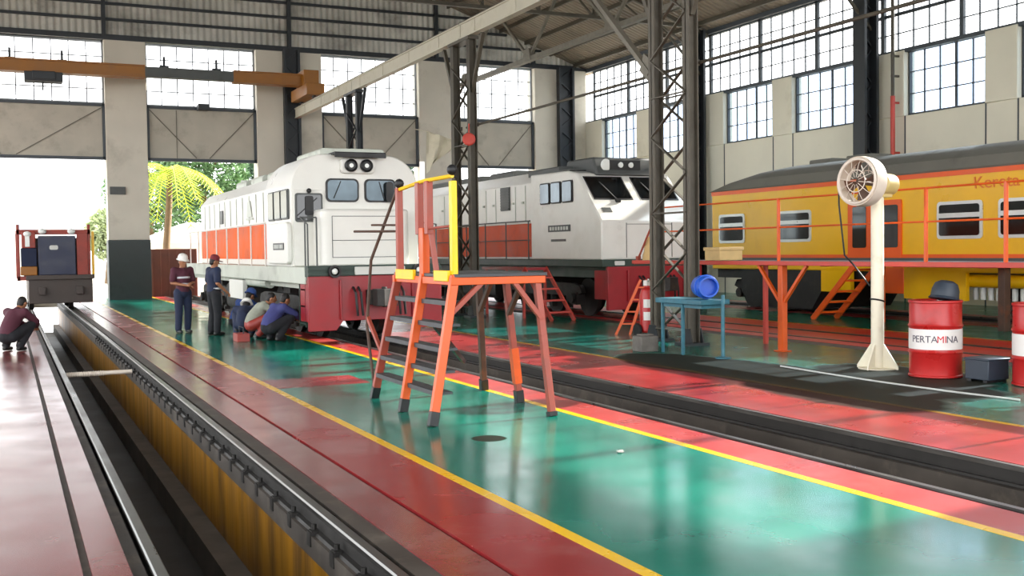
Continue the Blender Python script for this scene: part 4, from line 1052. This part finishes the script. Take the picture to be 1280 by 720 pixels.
def drum(x, y, label, r=.335, h=1.0, letters=True, group='red oil drums'):
    t = thing('oil_drum', label, 'drum', (x, y, 0), 0, group)
    pr = [(r-.02, 0), (r, .012), (r, .03), (r-.012, .04)]
    for z in (.33*h, .67*h): pr += [(r-.012, z-.03), (r+.006, z), (r-.012, z+.03)]
    pr += [(r-.012, h-.04), (r, h-.03), (r, h-.006), (r-.012, h), (r-.03, h), (r-.035, h-.02), (.0, h-.02)]
    mb = MB(); mb.lathe(pr, (x, y, 0), 40); part('body', mb, M['drumred'], t)
    mb = MB(); z0, z1 = .37*h, .63*h; mb.lathe([(r-.02, z0), (r-.006, z0), (r-.006, z1), (r-.02, z1)], (x, y, 0), 40); bd = part('white_band', mb, M['drumwhite'], t)
    mb = MB(); mb.tube((x+.18, y+.1, h-.02), (x+.18, y+.1, h+.01), .035, n=12); part('bung', mb, M['silver'], t)
    if letters:
        a0 = math.atan2(-y, -x)+.10
        for txt, off, m in (('PERTA', -.185, 'lettergrey'), ('MI', .045, 'letterred'), ('NA', .19, 'lettergrey')):
            tm = text_mb(txt, .125)
            lt = MB(); vs = []
            for v in tm.v:
                a = a0+(v.x+off)/r; rr = r-.004+(.002 if v.y < 0 else -.004)
                vs.append((x+rr*math.cos(a), y+rr*math.sin(a), .5*h+v.z))
            lt._add(vs, tm.f); part('lettering', lt, M[m], bd)
    return t
drum(10.93, 10.30, 'red oil drum with a white lettered band beside the cream fan post')
drum(11.27, 8.98, 'red oil drum cut by the right edge, behind the dark blue box', letters=False)
# dark bundle on the drum
mb = MB(); mq2 = Euler((.1, .15, .5)).to_matrix()
mb.lathe([(.0, .24), (.08, .235), (.14, .2), (.17, .12), (.175, .03), (.20, .0), (.19, -.01), (.15, .0), (.0, .02)], (10.98, 10.2, 1.012), 20, mq2)
solo('rounded_cover', mb, M['bluegrey'], 'dark blue-grey rounded cover lying on top of the lettered red drum', 'cover')
BX = thing('tool_box', 'small dark blue-grey box on the floor between the two red drums', 'box', (11.1, 9.62, 0))
mb = MB(); mb.box(10.88, 11.24, 9.42, 9.78, .03, .28); part('box_body', mb, M['bluegrey'], BX, .012)
mb = MB(); mb.box(10.87, 11.25, 9.41, 9.79, .27, .30); part('lid', mb, M['bluegrey'], BX, .01)
for y in (9.48, 9.72):
    mb = MB(); mb.box(10.89, 11.23, y-.03, y+.03, 0, .035); part('skid', mb, M['black'], BX)
TB = thing('work_table', 'faded blue narrow work table at the foot of the nearest lattice post', 'table', (10, 14.45, 0))
mb = MB(); mb.box(9.72, 10.28, 13.82, 15.1, .82, .90); part('table_top', mb, M['tblblue'], TB, .01)
for x, y in ((9.80, 14.42), (10.2, 14.42), (9.8, 15.0), (10.2, 15.0), (9.8, 13.9), (10.2, 13.9)):
    if (x, y) in ((9.8, 13.9), (10.2, 14.42)): continue
    mb = MB(); mb.box(x-.022, x+.022, y-.022, y+.022, 0, .82); part('leg', mb, M['tblblue'], TB, .004)
mb = MB(); mb.box(9.8, 10.2, 13.9, 15.0, .76, .82); part('apron', mb, M['tblblue'], TB)
PO = MB(); PO.tube((10.0, 13.62, .02), (10.0, 13.62, .98), .028); PO.lathe([(.12, 0), (.12, .015), (.03, .03)], (10.0, 13.62, 0), 16)
solo('standing_post', PO, M['tblblue'], 'thin pale blue post standing just right of the blue work table', 'post')
BB = thing('blue_barrel', 'bright blue plastic barrel lying on the blue work table', 'barrel', (10.02, 14.1, .90))
mb = MB(); q = Vector((0,0,1)).rotation_difference(Vector((-.35, -.94, 0))).to_matrix()
mb.lathe([(.0, -.25), (.15, -.25), (.175, -.2), (.185, 0), (.175, .2), (.16, .25), (.135, .25), (.13, .12), (.0, .12)], (10.02, 14.12, 1.098), 28, q); part('body', mb, M['barrelblue'], BB)
mb = MB(); mb.torus(Vector((10.02, 14.12, 1.098))+q@Vector((0, 0, .1)), .186, .008, q@Vector((0,0,1)), 28, 6); part('hoop', mb, M['barrelblue'], BB)
# extinguisher and small ladder by the nearest post
FE = thing('fire_extinguisher', 'red wheeled fire extinguisher with white labels by the foot of the nearest lattice post', 'fire extinguisher', (11.2, 17.6, 0))
mb = MB(); mb.lathe([(.0, .1), (.12, .1), (.15, .14), (.15, .82), (.12, .92), (.05, .97), (.05, 1.02), (.0, 1.02)], (11.15, 17.6, 0), 24); part('cylinder', mb, M['drumred'], FE)
for z in (.42, .66):
    mb = MB(); a0 = math.atan2(-17.6, -11.15); vs = []
    for i in range(7):
        a = a0-.5+i/6*1.0
        for rr in (.148, .154):
            for zz in (z-.08, z+.08): vs.append((11.15+rr*math.cos(a), 17.6+rr*math.sin(a), zz))
    fs = [(0, 2, 3, 1), (24, 25, 27, 26)]
    for i in range(6): b = i*4; fs += [(b+2, b+6, b+7, b+3), (b, b+1, b+5, b+4), (b+1, b+3, b+7, b+5), (b, b+4, b+6, b+2)]
    mb._add(vs, fs); part('label_panel', mb, M['whitecloth'], FE)
mb = MB(); mb.box(11.1, 11.2, 17.54, 17.66, 1.0, 1.1); mb.bar((11.15, 17.55, 1.08), (11.05, 17.4, 1.12), .03, .03); mb.path([(11.2, 17.58, 1.05), (11.3, 17.5, .9), (11.28, 17.42, .5), (11.15, 17.44, .3)], .014, 6); part('valve', mb, M['whitecloth'], FE)
for s in (-1, 1):
    mb = MB(); mb.lathe([(.03, -.025), (.13, -.025), (.14, 0), (.13, .025), (.03, .025)], (11.15+s*.19, 17.66, .14), 20, Euler((0, PI/2, 0)).to_matrix()); part('wheel', mb, M['black'], FE)
LD = thing('step_ladder', 'small orange step ladder leaning beside the red fire extinguisher', 'ladder', (11, 18.2, 0))
for dx in (0, .22):
    mb = MB(); mb.bar((10.98+dx, 18.5-dx*.8, 0), (11.32+dx*.4, 18.1-dx*.4, 1.1), .035, .05); part('ladder_rail', mb, M['orange'], LD)
for f in (.2, .42, .64, .86):
    mb = MB(); mb.bar((10.98+.34*f, 18.5-.4*f, 1.1*f), (11.2+.21*f, 18.32-.31*f, 1.1*f), .03, .03); part('rung', mb, M['orange'], LD)
mb = MB(); mb.bar((11.35, 18.0, 1.06), (11.5, 17.85, 0), .03, .03); part('prop_leg', mb, M['orange'], LD)
mb = MB(); mb.box(9.45, 9.78, 15.1, 15.4, 0, .26); mb.box(9.5, 9.73, 15.15, 15.35, .26, .29)
solo('concrete_block', mb, M['conc'], 'grey block on the floor left of the blue work table', 'block', bev=.015)
# pit strut, cable, paper, conduit
PS = thing('pit_strut', 'pale ribbed strut across the open inspection pit', 'strut', (1.3, 17.9, -.1))
mb = MB(); mb.tube((.765, 17.9, -.12), (1.755, 17.9, -.12), .035, n=12); part('tube', mb, M['fancage'], PS)
mb = MB()
for k in range(16): mb.torus((.80+k*.035, 17.9, -.12), .036, .009, (1,0,0), 14, 6)
part('rib_sleeve', mb, M['fancage'], PS)
mb = MB(); mb.path([(9.95, 12.2, .014), (9.86, 11, .014), (9.83, 10.2, .014), (9.85, 9.1, .014), (9.95, 8.2, .014)], .012, 6)
solo('floor_cable', mb, M['palemark'], 'thin pale cable lying across the dark oil stain', 'cable')
mb = MB(); vs = []; fs = []
for i in range(5):
    for j in range(5): vs.append((4.62+.05*i/4, 7.75+.05*j/4, .012+.012*random.random()))
for i in range(4):
    for j in range(4): a = i*5+j; fs.append((a, a+1, a+6, a+5))
mb._add(vs, fs); mb._add([(v[0], v[1], v[2]-.01) for v in vs], [tuple(reversed(f)) for f in fs])
solo('paper_scrap', mb, M['whitecloth'], 'tiny white scrap of paper on the green floor', 'paper')
mb = MB(); mb.tube((24.3, 24.55, 2.5), (24.3, 24.55, 6.2), .07, n=12)
for z in (3, 4.5, 6): mb.box(24.25, 24.56, 24.52, 24.58, z-.03, z+.03)
solo('wall_pipe', mb, M['redpipe'], 'red pipe running up the right wall above the fan', 'pipe')
mb = MB(); mb.tube((24.3, 24.55, 6.2), (24.3, 24.55, 9.6), .055, n=12)
for z in (6.8, 7.4): mb.box(24.25, 24.56, 24.52, 24.58, z-.03, z+.03)
solo('wall_pipe', mb, M['steelb'], 'dark upper length of pipe above the red one on the right wall', 'pipe')
# ================================================================== PEOPLE
def remesh(mb, name, m, vox, sm=4):
    me = mb.mesh(name+'_tmp', m, smooth=None)
    o = bpy.data.objects.new(name+'_tmp', me); COL.objects.link(o)
    r = o.modifiers.new('r', 'REMESH'); r.mode = 'VOXEL'; r.voxel_size = vox
    s = o.modifiers.new('s', 'SMOOTH'); s.factor = .5; s.iterations = sm
    dg = bpy.context.evaluated_depsgraph_get(); dg.update()
    out = bpy.data.meshes.new_from_object(o.evaluated_get(dg)); out.name = name
    bpy.data.objects.remove(o); bpy.data.meshes.remove(me)
    if not out.materials: out.materials.append(m)
    out.polygons.foreach_set('use_smooth', [True]*len(out.polygons))
    return out
def caps(mb, a, b, ra, rb, n=14):
    a = Vector(a); b = Vector(b); mb.tube(a, b, ra, rb, n); mb.ball(a, ra, n); mb.ball(b, rb, n)
def lerp(a, b, t): return Vector(a).lerp(Vector(b), t)
STAND = dict(pelvis=(0,0,.90), waist=(0,.01,1.06), chest=(0,.0,1.26), neck=(0,.0,1.42), head=(0,.03,1.56),
             hipL=(-.095,0,.88), hipR=(.095,0,.88), kneeL=(-.11,.02,.48), kneeR=(.11,.03,.48), ankL=(-.12,-.03,.09), ankR=(.12,.0,.09),
             shL=(-.185,0,1.37), shR=(.185,0,1.37), elL=(-.25,-.03,1.10), elR=(.25,-.03,1.10), wrL=(-.24,.12,.90), wrR=(.24,.12,.90), look=(0,1,-.1))
SQUAT = dict(pelvis=(0,-.16,.28), waist=(0,-.12,.42), chest=(0,.04,.58), neck=(0,.16,.70), head=(0,.25,.80),
             hipL=(-.10,-.14,.27), hipR=(.10,-.14,.27), kneeL=(-.20,.24,.46), kneeR=(.20,.24,.46), ankL=(-.15,-.02,.09), ankR=(.15,-.02,.09),
             shL=(-.18,.09,.66), shR=(.18,.09,.66), elL=(-.24,.32,.52), elR=(.24,.32,.52), wrL=(-.10,.50,.42), wrR=(.10,.50,.42), look=(0,1,-.45))
def hand(mb, wr, el, side):
    wr = Vector(wr); d = (wr-Vector(el)).normalized()
    up = Vector((0,0,1)) if abs(d.z) < .9 else Vector((0,1,0))
    s = d.cross(up).normalized(); nrm = s.cross(d).normalized()
    caps(mb, wr, wr+d*.03, .027, .028, 10)
    for k in range(4):
        o = s*(-.030+.020*k); ln = (.065, .075, .07, .055)[k]
        p0 = wr+d*.035+o*.8; p1 = wr+d*.085+o; p2 = p1+d*ln*.55-nrm*.012; p3 = p2+d*ln*.35-nrm*.028
        caps(mb, p0, p1, .014, .0115, 8); caps(mb, p1, p2, .0105, .0095, 8); caps(mb, p2, p3, .0095, .0085, 8)
    q = -s*side
    t0 = wr+d*.025+q*.025; t1 = t0+d*.03+q*.025-nrm*.01; t2 = t1+d*.03+q*.006-nrm*.015
    caps(mb, t0, t1, .014, .012, 8); caps(mb, t1, t2, .0115, .0095, 8)
def person(loc, rot, pose, label, shirt, trousers, headgear=None, long=False, group=None, hat='whitecloth', strip=False, dz=0, over={}, vest=None):
    P = dict(pose); P.update(over); P = {k: Vector(v) for k, v in P.items()}
    t = thing('person', label, 'person', loc, rot, group)
    b = MB()
    look = P['look'].normalized(); hd = P['head']
    hq = Vector((0,1,0)).rotation_difference(look).to_matrix()
    H_ = lambda x, y, z: hd + hq @ Vector((x, y, z))
    b.ball(hd, (.077, .095, .11), 18, hq); b.ball(H_(0,.03,-.065), (.055, .06, .055), 14, hq); b.ball(H_(0,.085,-.095), (.022, .02, .018), 10, hq)
    caps(b, H_(0,.09,.015), H_(0,.112,-.02), .010, .015, 8); b.ball(H_(0,.09,-.06), (.025, .012, .010), 8, hq)
    for s in (-1, 1): b.ball(H_(s*.08,-.005,-.01), (.012, .024, .032), 10, hq)
    caps(b, P['neck'], hd+(P['neck']-hd)*.25, .055, .05)
    caps(b, P['chest'], P['neck'], .10, .06)
    for s, hp in ((-1, 'hipL'), (1, 'hipR')): caps(b, P['pelvis'], P[hp], .10, .09)
    caps(b, P['pelvis'], P['waist'], .125, .115); caps(b, P['waist'], P['chest'], .118, .13)
    for q in 'LR':
        caps(b, P['chest']+(P['sh'+q]-P['chest'])*.3, P['sh'+q], .10, .06)
        caps(b, P['sh'+q], P['el'+q], .052, .042); caps(b, P['el'+q], P['wr'+q], .041, .027)
        hand(b, P['wr'+q], P['el'+q], -1 if q == 'L' else 1)
        caps(b, P['hip'+q], P['knee'+q], .085, .058); caps(b, P['knee'+q], P['ank'+q], .056, .038)
        a = P['ank'+q]; caps(b, a+Vector((0,-.03,-.045)), a+Vector((0,.13,-.055)), .035, .030)
    o = bpy.data.objects.new('body', remesh(b, 'body', M['skin'], .011)); link(o, t)
    def cloth(name, fn, m, vox=.015):
        c = MB(); fn(c); q = bpy.data.objects.new(name, remesh(c, name, M[m], vox, 5)); link(q, t); return q
    g = .024
    def shirt_f(c):
        caps(c, P['pelvis']+(P['waist']-P['pelvis'])*.25, P['waist'], .128+g, .118+g); caps(c, P['waist'], P['chest'], .120+g, .132+g)
        caps(c, P['chest'], P['chest']+(P['neck']-P['chest'])*.75, .10+g, .055+g)
        for q in 'LR':
            caps(c, P['chest']+(P['sh'+q]-P['chest'])*.3, P['sh'+q], .10+g, .062+g)
            if long: caps(c, P['sh'+q], P['el'+q], .053+g, .044+g); caps(c, P['el'+q], lerp(P['el'+q], P['wr'+q], .9), .042+g, .03+g)
            else: caps(c, P['sh'+q], lerp(P['sh'+q], P['el'+q], .75), .053+g, .05+g)
    cs = cloth('shirt', shirt_f, shirt)
    def tr_f(c):
        caps(c, P['pelvis'], P['pelvis']+(P['waist']-P['pelvis'])*.4, .125+g, .12+g)
        for q in 'LR':
            caps(c, P['pelvis'], P['hip'+q], .10+g, .09+g); caps(c, P['hip'+q], P['knee'+q], .087+g, .062+g); caps(c, P['knee'+q], lerp(P['knee'+q], P['ank'+q], .97), .060+g, .05+g)
    cloth('trousers', tr_f, trousers)
    for q in 'LR':
        a = P['ank'+q]
        def f(c): caps(c, a+Vector((0,-.035,-.045)), a+Vector((0,.14,-.055)), .043, .036); caps(c, a+Vector((0,-.01,-.02)), a+Vector((0,-.01,.06)), .05, .05); 
        c = MB(); f(c); me = remesh(c, 'boot', M['boot'], .012, 3)
        zmin = min(v.co.z for v in me.vertices)
        for v in me.vertices: v.co.z = max(v.co.z, .001)
        w = bpy.data.objects.new('boot', me); link(w, t)
    for s in (-1, 1):
        e = MB(); e.ball(H_(s*.032, .088, .018), (.013, .008, .008), 10, hq); part('eye', e, M['black'], t, local=True)
    hr = MB(); vs = []; 
    hr.ball(H_(0, -.018, .028), (.083, .092, .098), 16, hq); hr.ball(H_(0, -.045, -.03), (.072, .06, .07), 12, hq)
    hm = remesh(hr, 'hair', M['hair'], .012, 2); w = bpy.data.objects.new('hair', hm); link(w, t)
    if headgear == 'helmet':
        c = MB(); c.lathe([(.135, -.01), (.135, .0), (.112, .01), (.108, .06), (.085, .105), (.045, .128), (.0, .132)], H_(0, -.005, .05), 22, hq); c.prism([(-.07, .10), (.07, .10), (.05, .165), (-.05, .165)], 'z', -.006, .004)
        n = 8; 
        for v in c.v[-n:]: v.xyz = H_(v.x, v.y, v.z+.045)
        part('helmet', c, M[hat], t, local=True)
    if headgear == 'cap':
        c = MB(); c.lathe([(.096, -.02), (.1, .02), (.09, .07), (.055, .1), (.0, .108)], H_(0, -.008, .045), 20, hq); k = len(c.v); c.prism([(-.065, .07), (.065, .07), (.045, .17), (-.045, .17)], 'z', -.004, .004)
        for v in c.v[k:]: v.xyz = H_(v.x, v.y, v.z+.04)
        part('cap', c, M[hat], t, local=True)
    if strip:
        for f, rr in strip:
            p = lerp(P['waist'], P['chest'], f); d = (P['chest']-P['waist']).normalized(); qq = Vector((0,0,1)).rotation_difference(d).to_matrix()
            c = MB(); r_ = .120+.014*f+g+.004; c.lathe([(r_, -.02), (r_+.005, -.018), (r_+.005, .018), (r_, .02)], p, 24, qq); part('reflective_strip', c, M['strip'], cs, local=True)
    return t
person((3.47, 24.3, 0), R(-160), STAND, 'standing person in a white helmet and dark maroon shirt, near the locomotive', 'maroon', 'navy', 'helmet', strip=((.05, 0), (.75, 0)),
       over=dict(elL=(-.25,.02,1.10), wrL=(-.06,.24,1.08), elR=(.25,.02,1.10), wrR=(.02,.26,1.04), look=(-.2,1,-.25)))
person((3.95, 23.2, 0), R(-75), STAND, 'standing person in a dark red cap and navy blue top watching the crouching people', 'navy', 'blackcloth', 'cap', hat='redcap', strip=((-.35, 0),),
       over=dict(wrL=(-.2,.2,.95), wrR=(.2,.18,.93), elL=(-.25,-.02,1.1), look=(.1,1,-.3)))
person((4.42, 22.45, 0), R(-20), SQUAT, 'person in dark navy and a white helmet crouching low, leftmost by the locomotive', 'navy', 'navy', 'helmet', long=True,
       over=dict(chest=(0,.1,.50), neck=(0,.25,.56), head=(0,.36,.62), shL=(-.18,.16,.56), shR=(.18,.16,.56), elL=(-.22,.36,.42), elR=(.22,.36,.42), wrL=(-.1,.5,.3), wrR=(.1,.5,.3), look=(0,1,-.8)))
person((4.55, 23.35, 0), R(-60), SQUAT, 'crouching person in a blue top beside the locomotive wheels', 'bluecloth', 'blackcloth', 'helmet', hat='bluecloth', long=True)
person((4.62, 21.9, 0), R(-100), SQUAT, 'crouching person in a grey-green shirt between the blue and violet tops', 'greycloth', 'tin', None,
       over=dict(look=(0,1,-.3)))
person((4.72, 20.95, 0), R(-70), SQUAT, 'crouching person in a violet blue top nearest the red buffer plate', 'lilac', 'blackcloth', None, long=True)
person((.08, 21.6, 0), R(-40), SQUAT, 'crouching person in maroon and black beside the rail at the left edge', 'maroon', 'blackcloth', None, long=True,
       over=dict(head=(0,.26,.86), neck=(0,.16,.76), chest=(0,.04,.62), shL=(-.18,.09,.7), shR=(.18,.09,.7)))
TX = thing('tool_box', 'dull red open tool box on the floor in front of the crouching people', 'tool box', (4.25, 21.35, 0))
mb = MB(); mb.box(4.02, 4.26, 21.1, 21.55, 0, .16); part('tray', mb, M['tin'], TX, .008)
mb = MB(); mb.path([(4.14, 21.12, .15), (4.14, 21.12, .28), (4.14, 21.53, .28), (4.14, 21.53, .15)], .012, 6); part('handle', mb, M['steel'], TX)

# ================================================================== OUTDOORS
def leaf_cloud(c, r, n, size, droop=.3):
    mb = MB(); vs = []; fs = []
    for i in range(n):
        while True:
            p = Vector((random.uniform(-1,1), random.uniform(-1,1), random.uniform(-1,1)))
            if .25 < p.length < 1: break
        p = p.normalized()*(p.length**.5)
        pos = Vector((c[0]+p.x*r[0], c[1]+p.y*r[1], c[2]+p.z*r[2]))
        q = Euler((random.uniform(-1,1), random.uniform(-1,1), random.uniform(0,6.3))).to_matrix()
        s = size*random.uniform(.6, 1.3); k = len(vs)
        for v in ((-.5,0,0), (0,-.22,.05), (.5,0,-.1), (0,.22,.05)): vs.append(pos+q@Vector(v)*s)
        fs.append((k, k+1, k+2, k+3))
    mb._add(vs, fs); return mb
def tree(x, y, h, r, label, m, n=2600, size=.42):
    t = thing('tree', label, 'tree', (x, y, -.06), 0, None)
    mb = MB(); mb.path([(x, y, -.06), (x+.1, y, h*.3), (x-.05, y, h*.55), (x, y, h*.8)], [.25, .2, .16, .06], 10)
    for k in range(6):
        a = k*1.05; mb.path([(x, y, h*(.4+.05*k)), (x+math.cos(a)*r*.4, y+math.sin(a)*r*.4, h*(.55+.05*k)), (x+math.cos(a)*r*.75, y+math.sin(a)*r*.75, h*(.62+.05*k))], [.09, .06, .02], 6)
    part('trunk', mb, M['bark'], t)
    mb = leaf_cloud((x, y, h*.66), (r, r, h*.36), n, size)
    for k in range(5):
        a = k*1.3; mb2 = leaf_cloud((x+math.cos(a)*r*.6, y+math.sin(a)*r*.6, h*(.5+.07*k)), (r*.55, r*.55, h*.16), n//6, size); mb._add(mb2.v, mb2.f)
    part('foliage', mb, M[m], t, smooth=None)
    return t
def palm(x, y, h, label):
    t = thing('palm_tree', label, 'palm', (x, y, -.06))
    mb = MB(); mb.path([(x, y, -.06), (x+.05, y, h*.4), (x+.2, y, h*.75), (x+.25, y, h)], [.2, .16, .14, .12], 12); part('trunk', mb, M['bark'], t)
    for k in range(15):
        a = 2*PI*k/15+random.uniform(-.15, .15); el = random.uniform(.2, 1.1); L_ = random.uniform(2.6, 3.4); mb = MB(); vs = []; fs = []
        pts = []
        for i in range(9):
            f = i/8; pts.append(Vector((x+.25+math.cos(a)*L_*f*math.cos(el*(1-f*.5)), y+math.sin(a)*L_*f*math.cos(el*(1-f*.5)), h+L_*(math.sin(el)*f-1.15*f*f))))
        mb.path(pts, [.035-.003*i for i in range(9)], 5)
        sd_ = Vector((-math.sin(a), math.cos(a), 0))
        for i in range(1, 9):
            for u in (0, .33, .66):
                p = pts[i-1].lerp(pts[i], u); d = (pts[i]-pts[i-1]).normalized()
                for s in (-1, 1):
                    l = .62*(1-abs(i/8-.45)); e = p+sd_*(s*l)+d*.25-Vector((0,0,.22*l))
                    mb._add([p-d*.03, p+d*.03, e+Vector((0,0,.0)), e-d*.02], [(0,1,2,3)])
        part('frond', mb, M['palm'], t, smooth=None)
    return t
palm(6.45, 50, 5.3, 'yellow-green palm seen through the second doorway')
tree(10.6, 64.5, 8.8, 2.6, 'bushy green tree right of the palm through the second doorway', 'leaf')
tree(16.4, 70, 9.6, 3.0, 'dark green tree behind the nearer locomotive outside', 'leafd')
tree(9.2, 79, 9.5, 3.0, 'pale distant tree between the palm and the bushy tree', 'leaf')
tree(23.5, 66, 8.0, 3.0, 'dark green tree outside beyond the roof of the nearer locomotive', 'leafd')
tree(5.8, 72, 4.6, 1.3, 'small glare-bleached tree just left of the left pillar in the first doorway', 'leafglare', 1400)
HS = thing('outbuilding', 'low white outbuilding with a pale pitched roof beyond the second doorway', 'building', (8.2, 56, -.06))
mb = MB(); mb.box(6.8, 10.5, 56.6, 60.5, -.06, 2.35); part('wall', mb, M['extwhite'], HS)
mb = MB(); mb.prism([(6.3, 2.3), (10.9, 2.3), (10.9, 2.45), (8.6, 3.35), (6.3, 2.45)], 'y', 56.1, 61); part('roof', mb, M['extwhite'], HS)
mb = MB(); mb.box(7.3, 8.1, 56.56, 56.62, 0, 2.0); part('door', mb, M['dkgrey'], HS)
CT = thing('storage_crate', 'brown storage crate just outside the second doorway beside the left pillar', 'crate', (6.1, 46.6, -.06))
mb = MB(); mb.box(5.25, 7.2, 46.1, 47.3, -.06, 1.95); part('crate_body', mb, M['containerbrown'], CT, .02)
for k in range(6):
    mb = MB(); mb.box(5.4+k*.33, 5.46+k*.33, 46.05, 46.12, 0, 1.9); part('batten', mb, M['containerbrown'], CT)
FB = thing('outbuilding', 'pale far building across the yard beyond the first doorway', 'building', (-4, 105, -.06))
mb = MB(); mb.box(-18, 5, 105, 112, -.06, 8); part('wall', mb, M['extwhite'], FB)
mb = MB(); mb.prism([(104.5, 8), (112.5, 8), (108.5, 10)], 'x', -18.5, 5.5); part('roof', mb, M['extwhite'], FB)
for k in range(6):
    mb = MB(); mb.box(-16+k*3.4, -14.6+k*3.4, 104.93, 105.02, 3.5, 5.2); part('window', mb, M['extblue'], FB)
NB = thing('outbuilding', 'tall pale blue building outside the right wall windows', 'building', (43, 15, -.06))
mb = MB(); mb.box(40, 46, -6, 27, -.06, 8.9); part('wall', mb, M['extblue'], NB)
mb = MB(); mb.box(39.7, 46.3, -6.3, 27.3, 8.9, 9.2); part('roof', mb, M['roofgrey'], NB)

# ================================================================== LIGHT, SKY, CAMERA
w = bpy.data.worlds.new('sky'); SC.world = w; w.use_nodes = True
bg = w.node_tree.nodes['Background']; bg.inputs[0].default_value = (.96, .98, 1.0, 1); bg.inputs[1].default_value = WORLD
sun = bpy.data.lights.new('sun', 'SUN'); sun.energy = SUN; sun.angle = R(.6); sun.color = (1, .95, .86)
so = bpy.data.objects.new('sun', sun); COL.objects.link(so)
so.rotation_euler = Vector(SUNDIR).to_track_quat('-Z', 'Y').to_euler(); so.location = (40, 0, 30)

cam = bpy.data.cameras.new('camera'); co = bpy.data.objects.new('camera', cam); COL.objects.link(co)
cam.sensor_width = 36; cam.lens = 1343.3/1280*36; cam.clip_end = 400; cam.clip_start = .05
yaw, pitch, roll = .43946, -.035408, -.0133615
fw = Vector((math.sin(yaw)*math.cos(pitch), math.cos(yaw)*math.cos(pitch), math.sin(pitch)))
r0 = Vector((math.cos(yaw), -math.sin(yaw), 0)); u0 = r0.cross(fw)
rr = r0*math.cos(roll)+u0*math.sin(roll); uu = u0*math.cos(roll)-r0*math.sin(roll)
co.matrix_world = Matrix(((rr.x, uu.x, -fw.x, 0), (rr.y, uu.y, -fw.y, 0), (rr.z, uu.z, -fw.z, 1.72), (0, 0, 0, 1)))
SC.camera = co
vs_ = SC.view_settings; vs_.view_transform = 'Standard'; vs_.look = 'None'; vs_.gamma = 1; vs_.exposure = EXPO; vs_.use_curve_mapping = False
SC.cycles.use_denoising = True
SC.cycles.max_bounces = 10; SC.cycles.diffuse_bounces = 5; SC.cycles.glossy_bounces = 4; SC.cycles.transparent_max_bounces = 16
SC.cycles.sample_clamp_indirect = 8; SC.cycles.caustics_reflective = False; SC.cycles.caustics_refractive = False
